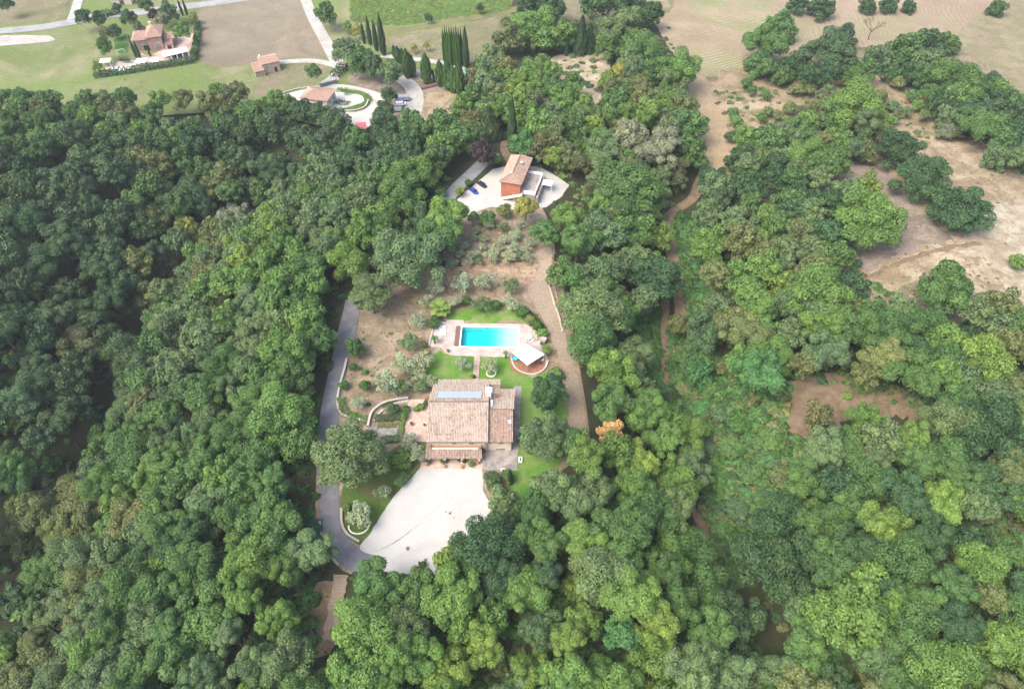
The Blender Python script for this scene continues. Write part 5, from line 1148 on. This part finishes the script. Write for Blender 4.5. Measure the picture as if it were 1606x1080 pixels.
# ------------------------------------------------------------------ garden trees, shrubs and hedges
def gtree(name, u, v, d, tone, shape, label, cat, group=None, hk=1.25, rzf=.85, trunk_k=1.0, hmin=.6):
    """u v = crown centre in the photo, d = crown width in photo pixels"""
    h = 2.0
    for _ in range(3):
        p = at(u, v, h * .55); r = d * depth(p) / F / 2; h = max(hmin, r * 2 * hk)
    return tree(name, (p.x, p.y, hz(p.x, p.y)), r, h, tone, shape, label, cat, group, rzf, trunk_k=trunk_k)
OLM = [(768, 528, 'the pool'), (690, 486, 'the big palm'), (640, 396, 'the big round oak'), (740, 620, 'the house'), (800, 425, 'the rubble bank'), (826, 325, 'the yellow bush'), (850, 450, 'the dirt track'), (535, 560, 'the drive'), (581, 457, 'the oak at the drive top'),
       (770, 330, 'the orange house yard'), (612, 640, 'the curved garden wall'), (640, 605, 'the big agave'), (700, 780, 'the white yard'), (545, 714, 'the big oak over the drive'), (748, 578, 'the garden path'), (573, 605, 'the bright green bush')]
def rel_label(head, u, v, d, marks):
    c = sorted(marks, key=lambda m: math.hypot(m[0] - u, m[1] - v)); s = head
    for m in c[:6]:
        dx, dy = u - m[0], v - m[1]; n = round(math.hypot(dx, dy) / max(d, 14)); a = math.degrees(math.atan2(dy, dx)) % 360
        dr = ['right of', 'below right of', 'below', 'below left of', 'left of', 'above left of', 'above', 'above right of'][int((a + 22.5) // 45) % 8]
        q = ['close', 'one width', 'two widths', 'three widths', 'four widths', 'five widths', 'six widths', 'seven widths', 'eight widths', 'nine widths'][n] if n < 10 else 'far'
        s = f'{head} {q} {dr} {m[2]}'
        if s not in USED: USED.add(s); return s
    return s
OLIVES = '''683 448 30;725 445 32;759 443 32;802 449 32;671 471 28;713 474 26;755 478 30;803 477 32;655 502 28;642 537 34;634 572 36;665 565 34;609 601 46;622 609 38;563 632 26;659 589 30;675 599 26;661 607 26
725 571 28;770 574 30;790 356 24;808 368 24;757 374 22;780 388 26;742 399 24;772 400 30;799 402 28;828 404 26;806 388 24;709 414 26;832 380 22;816 352 22;721 398 22;727 386 22;806 376 20;765 352 22;756 388 20;790 376 20;748 362 20;824 392 20;735 410 20;742 372 22
601 770 28;628 757 22;566 808 44;634 748 18;654 712 30;642 692 26;776 408 18;815 400 20;835 362 20;752 410 18'''
for q in OLIVES.replace('\n', ';').split(';'):
    u, v, d = map(float, q.split()); hill = v < 420; d *= .85 if hill else 1.02
    t = rnd.choice('SSSA') if not hill else rnd.choice('SSSAS')
    gtree('olive_tree', u, v, d, t, 'olive%d' % rnd.randrange(4), rel_label('%s %solive tree' % ({'S': 'silvery', 'A': 'greyish green', 'O': 'olive green'}[t], 'young ' if hill and d < 25 else ''), u, v, d, OLM), 'olive tree', 'olive trees on the ridge', hk=.92, rzf=.8, trunk_k=.9)
SH = '''573 605 22 V round bright green bush among olives beside the drive;555 543 28 M;554 575 16 V;571 583 12 L;539 604 18 V dark green bush leaning over the drive edge wall;627 720 40 L bright green tall bush on the lawn between oak and porch
543 795 18 L small bright green bush at the inner drive bend;773 752 36 B blue green bush at the right edge of the white yard;784 768 28 B;795 745 20 M;800 752 16 L;646 593 18 V
778 478 20 V low green bush between olives above the pool lawn;730 470 18 V;820 490 22 V;832 502 20 O;842 512 20 V;850 522 18 L;856 548 18 L;872 585 26 L bright green bush at the track edge right of the pergola;846 600 26 A;765 340 34 M bushy tree at the near edge of the orange house courtyard;790 330 30 O;742 342 22 M;826 318 18 Q
660 636 10 V;668 632 12 V clipped dark round bush at the terrace edge by the house roof;655 640 12 L;633 649 12 V;637 640 14 V;618 640 18 D dark egg shaped clipped bush inside the curved garden wall;609 644 10 A;634 652 14 L;682 508 18 V;681 500 16 M;668 552 14 O;665 540 14 O
815 690 14 M;662 886 16 V;650 892 12 R;700 880 20 V
884 262 20 Y;870 258 22 Y;720 300 18 Y yellowish bush at the courtyard entrance by the drive;775 250 24 L;690 300 22 M;735 287 14 V
1095 395 26 Y airy;1300 330 24 L;1240 330 30 G;1330 330 30 Y;1275 330 30 Y yellow green bush at the left end of the bare grey bank;1200 330 30 L;1225 345 26 A;1180 340 28 M
1600 410 34 Y yellowish round bush on the pale dry clearing at the right edge;1312 165 22 L;1380 150 26 O;1410 130 26 O;1400 165 26 A;1430 150 24 M;1440 165 22 L;1405 185 24 K;1420 175 22 A;1450 180 22 O;1390 195 22 M;1270 140 26 O;1290 150 24 K;1250 140 24 O;1240 170 28 O;1260 175 24 K;1300 140 22 M;1330 130 24 L;1220 180 22 O;1205 175 20 O;1195 185 22 M;1150 180 24 M;1160 205 22 L;1145 215 22 B;1170 225 24 D;1155 190 20 L;1234 190 18 Y;1180 142 18 M;1200 148 20 M;1172 130 20 M
1500 210 24 K;1475 195 18 M;1525 600 30 L;1350 610 20 L;1330 620 18 Y;1120 610 46 M;1135 650 44 B;1100 640 40 E;1160 660 46 V;1190 650 40 M;1210 690 44 M;1150 700 50 M;1110 700 46 B;1180 740 50 M;1130 750 44 V;1200 790 54 M;1230 750 46 O;1160 800 50 B;1250 800 50 M;1290 760 50 L;1130 830 40 M;1200 830 46 D;1160 860 44 D;1090 700 36 Y;1085 650 34 M;1075 610 30 O;1070 560 30 M;1090 600 34 B;1110 560 30 Y;1130 575 34 O;1250 690 30 M;1290 730 40 A;1330 740 44 M;1330 800 50 O;1300 830 46 K;1380 750 50 M;1420 760 50 L;1440 830 50 M;1500 850 50 O;1420 880 50 L;1480 900 50 M'''
SHM = MARKS + OLM
for q in SH.replace('\n', ';').split(';'):
    w_ = q.split(); u, v, d = map(float, w_[:3]); tn = w_[3]; lab = ' '.join(w_[4:]) if len(w_) > 5 else None
    if not lab: lab = rel_label('%s shrub' % TW[tn], u, v, d, SHM)
    gtree('shrub', u, v, d, tn, 'bush%d' % rnd.randrange(4), lab, 'shrub', 'shrubs and bushes', hk=.5 if u > 1040 and v > 540 else .8 if d > 24 else .95, rzf=.9, trunk_k=.4, hmin=.5)
gtree('yellow_tree', 824, 328, 34, 'Q', 'olive1', 'thin yellowing tree in front of the orange house stairs', 'tree', hk=1.2)
def spire(name, u, v, hpx, k, tone, shape, label, cat, group):
    """upright tree whose middle shows at u v and that is hpx tall in the photo; k = width over height"""
    h = 8.0
    for _ in range(4):
        p = at(u, v, h / 2); b = Vector((p.x, p.y, p.z - h / 2)); a = proj(b); c = proj(b + Vector((0, 0, 1))); h = hpx / max(.2, math.hypot(a[0] - c[0], a[1] - c[1]))
    return tree(name, (p.x, p.y, hz(p.x, p.y)), h * k / 2, h, tone, shape, label, cat, group)
CY = [(569, 53, 32, 'first and shortest cypress from the left by the pale lane'), (578, 50, 42, 'second cypress from the left by the pale lane'), (588, 58, 44, 'third cypress from the left by the pale lane'), (598, 57, 60, 'tallest cypress by the pale lane, right of the other three'),
      (730, 77, 58, 'thin lone cypress just right of the tight cypress group'), (209, 77, 30, 'taller cypress in front of the villa'), (215, 79, 30, 'right hand cypress of the pair in front of the villa'), (283, 13, 26, 'left cypress of the pair by the far road behind the villa'), (290, 12, 26, 'right cypress of the pair by the far road behind the villa'),
      (803, 200, 76, 'tall dark cypress standing behind the orange house'), (889, 66, 44, 'dark cypress at the left edge of the hilltop clearing'), (790, 120, 34, 'small dark cypress among bushes left of the hilltop clearing'), (233, 80, 20, 'small cypress by the villa wall'), (800, 748, 22, 'small cypress below the concrete apron corner'), (680, 120, 22, 'small dark cypress between the poplars')]
for u, v, h_, l in CY: spire('cypress', u, v, h_, .17, 'C', 'cypress%d' % rnd.randrange(2), l, 'cypress', 'cypresses')
ORD = ['leftmost', 'second from left', 'third from left', 'fourth from left', 'fifth from left', 'sixth from left', 'seventh from left', 'eighth from left', 'rightmost']
for i in range(9): spire('cypress', 695.5 + i * 3.5, 73 + i * .6 + rnd.uniform(-1.5, 1.5), 60 - rnd.uniform(0, 12), .10, 'V', 'cypress%d' % (i % 2), f'{ORD[i]} cypress of the tight tall cypress group above the poplars', 'cypress', 'cypresses')
PO = [(618, 82, 18), (624, 91, 30), (631, 92, 26), (638, 102, 40), (646, 105, 30), (668, 110, 42), (690, 117, 36), (702, 120, 42), (710, 126, 38), (720, 126, 44)]
PON = ['shortest poplar at the left end of the poplar row', 'second poplar from the left of the row', 'third poplar from the left of the row', 'broad poplar in the left half of the row', 'thin light poplar right of the broad one', 'lone broad poplar in the middle of the row', 'slim poplar right of the row middle', 'fourth poplar from the right end', 'third poplar from the right end', 'big poplar at the right end of the row']
for (u, v, h_), l in zip(PO, PON): spire('poplar', u, v, h_, .34, 'M', 'column%d' % rnd.randrange(2), l + ' by the paved lane', 'poplar', 'poplars along the paved lane')
for u, v, h_, k, l in ((767, 195, 46, .8, 'feathery conifer behind the purple tree left of the orange house'), (912, 58, 52, .5, 'dark pointed conifer behind the hilltop clearing'), (925, 62, 40, .5, 'second dark conifer right of the pointed one by the clearing'), (850, 118, 46, .75, 'silvery conifer left of the hilltop clearing'), (845, 62, 34, .5, 'light green conifer among the copse trees')):
    spire('conifer', u, v, h_, k, 'A' if 'silv' in l or 'feath' in l else 'L' if 'light' in l else 'C', 'conifer%d' % rnd.randrange(2), l, 'conifer', 'conifers')

def dead(u, v, hpx, label, m=None):
    h = 8.0; p = at(u, v, h / 2); h = hpx * depth(p) / F / .75; e = empty('dead_tree', (p.x, p.y, hz(p.x, p.y)), 0, label, 'bare tree'); g = random.Random(3); b = MB()
    def br(p0, d, l, r, n):
        p1 = p0 + d * l; b.tube([p0, (p0 + p1) / 2 + Vector((g.uniform(-.05, .05) * l, g.uniform(-.05, .05) * l, 0)), p1], [r, r * .8, r * .55], 5)
        if n:
            for k in range(3):
                q = (d + Vector((g.uniform(-.9, .9), g.uniform(-.9, .9), g.uniform(-.1, .5)))).normalized(); br(p0.lerp(p1, g.uniform(.6, 1)), q, l * g.uniform(.5, .75), r * .55, n - 1)
    br(Vector((0, 0, 0)), Vector((0, 0, 1)), h * .4, h * .022, 0)
    for k in range(4):
        a = k * 1.6; br(Vector((0, 0, h * (.3 + .03 * k))), Vector((math.cos(a) * .9, math.sin(a) * .9, .8)).normalized(), h * .32, h * .014, 3)
    b.build('branches', m or M['bark'], e)
dead(1366, 50, 30, 'bare dead tree with grey branches between dark trees and stubble')
dead(344, 1070, 20, 'bare pale twigs poking through the wood at the bottom edge')
dead(103, 212, 24, 'thin brown dead tree right of the rust coloured crown')

def palm(u, v, wpx, label, trunk_h, n, tone='Y', droop=.5):
    p = at(u, v, trunk_h); r = wpx * depth(p) / F / 2; p = Vector((p.x, p.y, hz(p.x, p.y))); e = empty('palm_tree', p, 0, label, 'palm')
    b = MB(); b.tube([(0, 0, -.1), (0, 0, trunk_h * .5), (0, 0, trunk_h)], [.13 * trunk_h ** .5 + .08, .1 * trunk_h ** .5 + .06, .1 * trunk_h ** .5 + .08], 9).build('trunk', M['bark'], e)
    V, Q = [], []; K = 12
    mid = [(r * (k / K) * (1 - .12 * (k / K)), r * (.55 * (k / K) - droop * 1.25 * (k / K) ** 2)) for k in range(K + 1)]
    for k in range(K):
        for s in (-1, 1):
            x0, z0 = mid[k]; x1, z1 = mid[k + 1]; wl = r * .24 * math.sin(math.pi * min(1, (k + 1.6) / (K + 1.5))) + .05
            i = len(V); V += [(x0, 0, z0), (x1 * .96 + x0 * .04, 0, z1), (x1 + wl * .6, s * wl, z1 - wl * .35), (x0 + wl * .75, s * wl, z0 - wl * .35)]; Q.append((i, i + 1, i + 2, i + 3))
    me = mesh_np('frond', V, np.array(Q), M['leaf']); x = me.attributes.new('leaf_rand', 'FLOAT', 'POINT'); x.data.foreach_set('value', NR.uniform(.3, .7, len(V)).astype(np.float32))
    for k in range(n):
        o = link('frond', me, e); o.location = (0, 0, trunk_h); o.rotation_euler = (0, rnd.uniform(-.55, .55) - .15, k * 2.4); o.scale = [rnd.uniform(.8, 1.05)] * 3; o.color = (*tone_rgb(tone), 1)
palm(691, 484, 42, 'big feathery palm at the upper left corner of the pool deck', 2.6, 30, 'Y')
palm(681, 530, 15, 'small palm at the left edge of the pool deck', 2.6, 16, 'M')
palm(793, 553, 11, 'small palm on the lawn edge left of the pergola', 2.3, 14, 'L')
palm(833, 500, 16, 'low yellow green palm bush right of the upper pool lawn', .5, 14, 'Y')
def agave(u, v, wpx, label):
    p = at(u, v, .5); r = wpx * depth(p) / F / 2; e = empty('agave', (p.x, p.y, hz(p.x, p.y)), 0, label, 'agave')
    b = MB(); b.add([(0, -.13, 0), (0, .13, 0), (r * .5, .16, .5 * r), (r * .5, -.16, .5 * r), (r, 0, .62 * r), (r * .5, 0, .40 * r), (0, 0, -.05)], [(0, 6, 5, 3), (6, 1, 2, 5), (3, 5, 4), (5, 2, 4)])
    src = None
    for k in range(22):
        if src is None: src = o = b.build('leaf', M['leaf'], e)
        else: o = src.copy(); COL.objects.link(o)
        o.rotation_euler = (0, -rnd.uniform(-.1, .75), k * 2.4); o.scale = [rnd.uniform(.75, 1.1)] * 3; o.color = (*tone_rgb('N'), 1)
    x = src.data.attributes.new('leaf_rand', 'FLOAT', 'POINT'); x.data.foreach_set('value', np.full(7, .6, np.float32))
agave(638, 606, 20, 'big silver blue agave at the end of the curved garden wall'); agave(650, 580, 14, 'smaller silver agave between the olives left of the lawn')

def hedge(px, w, h, tone, label, dens=26, leaf=.3, name='hedge', cat='hedge', k=4):
    line = smooth([at(u, v) for u, v in px], False, k); P, N = [], []; g = np.random.default_rng(int(px[0][0] * 7)); p0 = line[0]; zb = hz(p0.x, p0.y)
    for i in range(len(line) - 1):
        a, b = line[i], line[i + 1]; d = b - a; L = d.length
        if L < 1e-4: continue
        d = d / L; s = Vector((-d.y, d.x)); n = int(L * (w + 2 * h) * dens)
        for _ in range(n):
            f = g.random(); c = a + d * (f * L); q = g.random() * (w + 2 * h); lump = 1 + .16 * math.sin(c.x * 2.7 + c.y * 1.9) + .1 * math.sin(c.x * 5.3 - c.y * 4.1)
            if q < w: o, z, nn = q - w / 2, h * lump, (0, 0, 1)
            elif q < w + h: o, z, nn = -w / 2 * lump, (q - w) * lump, (-s.x, -s.y, .3)
            else: o, z, nn = w / 2 * lump, (q - w - h) * lump, (s.x, s.y, .3)
            P.append((c.x + s.x * o - p0.x, c.y + s.y * o - p0.y, hz(c.x, c.y) - zb + z)); N.append(nn)
    V, Q = leaves(np.array(P), np.array(N, float), leaf, g, 1.3, .2, .5)
    e = empty(name, (p0.x, p0.y, zb), 0, label, cat)
    me = mesh_np('foliage', V, Q, M['leaf']); x = me.attributes.new('leaf_rand', 'FLOAT', 'POINT'); x.data.foreach_set('value', np.repeat(g.uniform(.2, .75, len(P)), 4).astype(np.float32))
    o = link('foliage', me, e); o.color = (*tone_rgb(tone), 1)
    b = MB()
    for i in range(len(line) - 1):
        a, c = line[i], line[i + 1]; d = (c - a)
        if d.length > 1e-4: b.tube([(a.x - p0.x, a.y - p0.y, hz(a.x, a.y) - zb + .02), (a.x - p0.x, a.y - p0.y, hz(a.x, a.y) - zb + h * .8)], .05, 5)
    b.build('stem', M['bark'], e)
hedge([(535, 626), (537, 640), (545, 650), (560, 656), (577, 660)], 2.0, 1.0, 'L', 'clipped yellow green hedge on top of the drive wall')
hedge([(588, 657), (605, 657), (620, 655), (631, 653)], 2.0, 1.0, 'D', 'straight dark green hedge in the bed left of the terrace')
hedge([(598, 691), (615, 690), (628, 689)], 1.8, 1.0, 'V', 'dark green hedge along the lawn below the gravel patch')
hedge([(592, 668), (608, 668), (624, 667)], 1.2, .5, 'O', 'low dry brownish hedge strip below the dark hedge')
hedge([(633, 656), (630, 670), (628, 684)], 1.3, .9, 'Y', 'yellow green hedge along the left edge of the paved terrace')
hedge([(600, 640), (612, 634), (622, 628)], 1.4, .8, 'V', 'green shrub strip outside the curved garden wall')
hedge([(815, 487), (830, 495), (843, 508), (850, 522)], 2.2, 1.1, 'V', 'curved dark shrub border between pool deck and dirt track')
hedge([(716, 481), (735, 477), (770, 477), (800, 480)], 1.2, .6, 'O', 'low shrub border above the upper pool lawn')
hedge([zm(-10, 1010), zm(200, 980), zm(500, 935), zm(700, 900), zm(900, 870), zm(1100, 840), zm(1290, 800)], 3.2, 2.0, 'D', 'long dark hedge along the near side of the villa plot', 9, .55)
hedge([zm(1290, 800), zm(1310, 650), zm(1330, 500), zm(1330, 350)], 2.4, 1.8, 'M', 'hedge along the right side of the villa plot', 9, .55)
hedge([zm(0, 260), zm(150, 210), zm(330, 170)], 3, 2.2, 'D', 'dark hedge by the far road left of the villa', 7, .6)
hedge([(525, 123), (532, 115), (540, 106)], 3.5, 2.2, 'D', 'dark hedge at the lane bend above the farm gate', 8, .6)
hedge([(556, 171), (572, 166), (580, 158), (574, 149)], 2.5, .5, 'O', 'low green hedge ring edge in the farm yard', 8, .4)
hedge([(528, 160), (538, 163), (548, 164)], 3, .8, 'D', 'low dark green bed beside the farmhouse', 8, .4)
hedge([(528, 142), (540, 143), (550, 150)], 3, .6, 'M', 'low green bed by the farm gate', 8, .4)
for k in range(3): 
    u, v = zm(330 + k * 45, 790); gtree('shrub', u, v, 7, 'C', 'bush%d' % k, ('left', 'middle', 'right')[k] + ' small dark clipped bush behind the small villa pool', 'shrub', 'shrubs and bushes', hk=1.1)

# pots on the terrace and by the porch pillars
for u, v, r, s, tn, l in ((662, 643, .4, .9, 'L', 'potted leafy plant on the paved terrace near the house roof edge'), (651, 645, .35, .6, 'Y', 'pale flowering pot on the paved terrace'), (646, 667, .4, .5, 'K', 'red clay pot with dry plant at the near left of the terrace'), (666, 668, .3, .35, 'K', 'small clay pot beside the house wall on the terrace'),
                         (668, 628, .3, .5, 'R', 'pot of red flowers at the lawn corner by the house'), (673, 727, .5, .7, 'D', 'big dark potted bush at the left porch pillar'), (670, 730, .42, .4, 'T', 'terracotta pot before the left porch pillar'), (694, 727, .45, .7, 'Y', 'yellow green potted plant left of the second porch pillar'), (699.5, 726, .4, .6, 'D', 'dark potted plant right of the second porch pillar'),
                         (698, 733, .4, .35, 'T', 'terracotta pot in front of the second porch pillar'), (720, 724, .4, .6, 'D', 'dark potted plant left of the third porch pillar'), (728, 726, .4, .6, 'D', 'dark potted plant right of the third porch pillar'), (725, 734, .4, .35, 'T', 'terracotta pot in front of the third porch pillar'), (739, 731, .5, .85, 'L', 'bright green potted bush between the right two porch pillars'), (750, 727, .45, .4, 'R', 'red flower pot at the right porch pillar'),
                         (757, 711, .5, .9, 'D', 'dark potted bush at the corner between porch and right wing'), (703, 553, .4, .4, 'K', 'clay pot at the lower left of the pool deck'), (742, 594, .3, .8, 'L', 'small green potted bush at the house end of the garden path')):
    p = at(u, v); pot((p.x, p.y, hz(p.x, p.y) + (.36 if 553 == v else .22)), r, r * 1.3, 'bush%d' % rnd.randrange(4), l, s, tn)
p = at(770.5, 586); e = empty('planter_ring', (p.x, p.y, hz(p.x, p.y) + .1), 0, 'pale stone ring at the foot of the right lawn olive', 'planter')
src = None
for k in range(14):
    a = k / 14 * 6.2832
    if src is None: src = o = MB().box((0, 0, 0), (.62, .32, .4), 0, .92, .9).build('stone', M['offwhite'], e)
    else: o = src.copy(); COL.objects.link(o)
    o.location = (1.25 * math.cos(a), 1.25 * math.sin(a), rnd.uniform(-.03, .03)); o.rotation_euler[2] = a + 1.571
p = at(563, 826); e = empty('planter_ring', (p.x, p.y, hz(p.x, p.y) + .1), 0, 'pale curved stone edging below the olive at the drive bend', 'planter')
for k in range(12):
    a = 3.2 + k / 12 * 3.4; o = src.copy(); COL.objects.link(o); o.parent = e; o.location = (2.3 * math.cos(a), 1.9 * math.sin(a), 0); o.rotation_euler[2] = a + 1.571
# paving slabs: garden path and the borders of the terrace
g0, g1 = at(748.5, 558.5), at(746, 596); d = (g1 - g0); n = 9; src = None
for i in range(n):
    for s in (-.42, .42):
        if src is None: src = o = MB().box((0, 0, 0), (.78, d.length / n - .1, .1), 0, .97, .97).build('paving_slab', M['paving'])
        else: o = src.copy(); COL.objects.link(o)
        c = g0 + d * ((i + .5) / n); o.location = (c.x + s, c.y, hz(c.x, c.y) + .2 + rnd.uniform(0, .03)); o.rotation_euler[2] = rnd.uniform(-.03, .03)
        o.parent = bpy.data.objects['garden_path']
def strip(name, pts, wd_, m, z):
    return sheet(name, ribbon_ring([Vector(p) for p in pts], wd_), m, z, 6)
tcol = plain('brick_border', (.47, .27, .19), .9, .2, var=.12)
for q in ([(652, 648), (662, 648)], [(662, 648), (661, 664)], [(661, 664), (650, 664)], [(650, 664), (652, 648)], [(638, 674), (666, 674)], [(646, 650), (642, 674)]): strip('brick_border', [at(*p) for p in q], .22, tcol, .215)

# ------------------------------------------------------------------ undergrowth and crop, past counting
def in_px(poly, n):
    us = [p[0] for p in poly]; vs = [p[1] for p in poly]; out = []
    while len(out) < n:
        u, v = rnd.uniform(min(us), max(us)), rnd.uniform(min(vs), max(vs))
        if inside(u, v, poly): out.append(at(u, v, 1.0))
    return out
it = []
def scatter(poly, n, tones, lo, hi, kz=.8):
    for p in in_px(poly, n):
        if any(inside(p.x, p.y, r) for r in CLEAR): continue
        r = rnd.uniform(lo, hi) * (1 if rnd.random() < .85 else 1.4); it.append(('clump%d' % rnd.randrange(3), (p.x, p.y, hz(p.x, p.y) - .1 * r), (r, r, r * kz * rnd.uniform(.7, 1.2)), rnd.uniform(0, 6), tone_rgb(rnd.choice(tones), .25)))
CLEAR = [r for n in ('path', 'drive', 'road', 'lane', 'sandy_track', 'track', 'gravel_yard', 'courtyard', 'field_track', 'farm_track') for r in SHEETS.get(n, [])]
scatter([(1046, 495), (1080, 495), (1130, 560), (1200, 560), (1240, 600), (1235, 690), (1290, 700), (1290, 860), (1200, 900), (1140, 920), (1100, 850), (1085, 780), (1050, 640), (1048, 540)], 1500, 'MMBVVDEKMO', .8, 2.2)
scatter([(975, 460), (1005, 480), (1042, 480), (1042, 610), (1030, 640), (1010, 560), (980, 500)], 420, 'VEMDV', .7, 1.6, .6)
scatter([(1060, 330), (1090, 330), (1140, 300), (1180, 300), (1130, 420), (1110, 500), (1080, 500), (1070, 420)], 300, 'VEMDA', .8, 1.9)
scatter([(1290, 690), (1480, 650), (1606, 780), (1606, 1080), (1300, 1080), (1200, 950), (1290, 860)], 900, 'MKOLDA', .8, 2.0)
scatter([(1100, 140), (1200, 130), (1420, 110), (1500, 210), (1420, 230), (1300, 330), (1140, 250)], 420, 'OKMAKO', .5, 1.4)
scatter([(1090, 330), (1300, 320), (1360, 420), (1460, 500), (1606, 480), (1606, 660), (1480, 650), (1300, 600), (1120, 560)], 700, 'MOADV', .8, 2.0)
scatter([(-40, 240), (420, 160), (560, 200), (540, 470), (500, 680), (500, 930), (480, 1120), (-60, 1120)], 1700, 'DBDMV', 1.0, 2.4)
scatter([(520, 900), (720, 905), (860, 760), (1040, 650), (1130, 900), (1200, 1000), (1190, 1120), (520, 1120)], 800, 'DMVA', .9, 2.2)
scatter([(730, 90), (900, 30), (1050, 40), (1090, 200), (1060, 330), (1040, 470), (960, 480), (880, 420), (880, 330), (800, 215), (700, 220)], 800, 'MOAKLD', .8, 2.0)
scatter([(548, 210), (700, 210), (700, 300), (560, 420), (540, 460)], 260, 'DMV', .8, 2)
scatter([(470, 935), (530, 925), (535, 1000), (500, 1030)], 25, 'KO', .3, .6)
# dry tufts and weeds on the open soil
scatter([(560, 490), (690, 415), (720, 345), (850, 330), (880, 480), (900, 680), (870, 560), (700, 480), (660, 600), (560, 640), (545, 560)], 420, 'KOAO', .25, .6, .5)
scatter([(1320, 280), (1440, 200), (1606, 270), (1606, 470), (1350, 460)], 420, 'KOKA', .2, .6, .5)
scatter([(0, 50), (150, 40), (150, 120), (400, 120), (300, 140), (0, 150)], 110, 'OAO', .25, .6, .4)
scatter([(640, 140), (735, 150), (690, 190), (650, 185)], 60, 'KO', .3, .7, .5)
scatter([(1320, 280), (1440, 200), (1606, 270), (1606, 470), (1350, 470)], 900, 'WWWWK', .2, .65, .4)
scatter([(1100, 118), (1420, 110), (1500, 210), (1420, 230), (1300, 330), (1140, 250)], 500, 'WWOKW', .25, .8, .45)
scatter([(560, 490), (690, 415), (720, 345), (850, 330), (880, 480), (900, 680), (870, 560), (700, 480), (660, 600), (560, 640), (545, 560)], 500, 'WWOW', .2, .5, .4)
scatter([(862, 93), (944, 83), (960, 128), (935, 165), (875, 120)], 120, 'WWO', .3, .8, .4)
scatter([(1062, 330), (1100, 340), (1130, 500), (1130, 640), (1050, 640), (1046, 500), (1080, 500)], 420, 'VMEMV', .6, 1.5, .6)
merge('undergrowth', it)
it = []
for p in in_px([(550, -22), (808, -22), (798, 13), (705, 26), (640, 36), (592, 37), (550, 29)], 2600):
    r = rnd.uniform(.7, 1.5); it.append(('clump%d' % rnd.randrange(3), (p.x, p.y, hz(p.x, p.y)), (r, r, r * .5), rnd.uniform(0, 6), tone_rgb(rnd.choice('LLYO'), .2)))
merge('field_crop', it)
# ------------------------------------------------------------------ haze in the air
b = MB().box((0, 600, -32), (3600, 3600, 187)); t = NT('haze'); t.t.nodes.remove(t.p)
pv_ = t.n('VolumePrincipled'); pv_.inputs['Color'].default_value = (.86, .92, 1, 1); pv_.inputs['Density'].default_value = .00014; pv_.inputs['Anisotropy'].default_value = .2
t.l(pv_.outputs[0], t.out.inputs['Volume']); b.build('haze', t.m, kind='stuff')
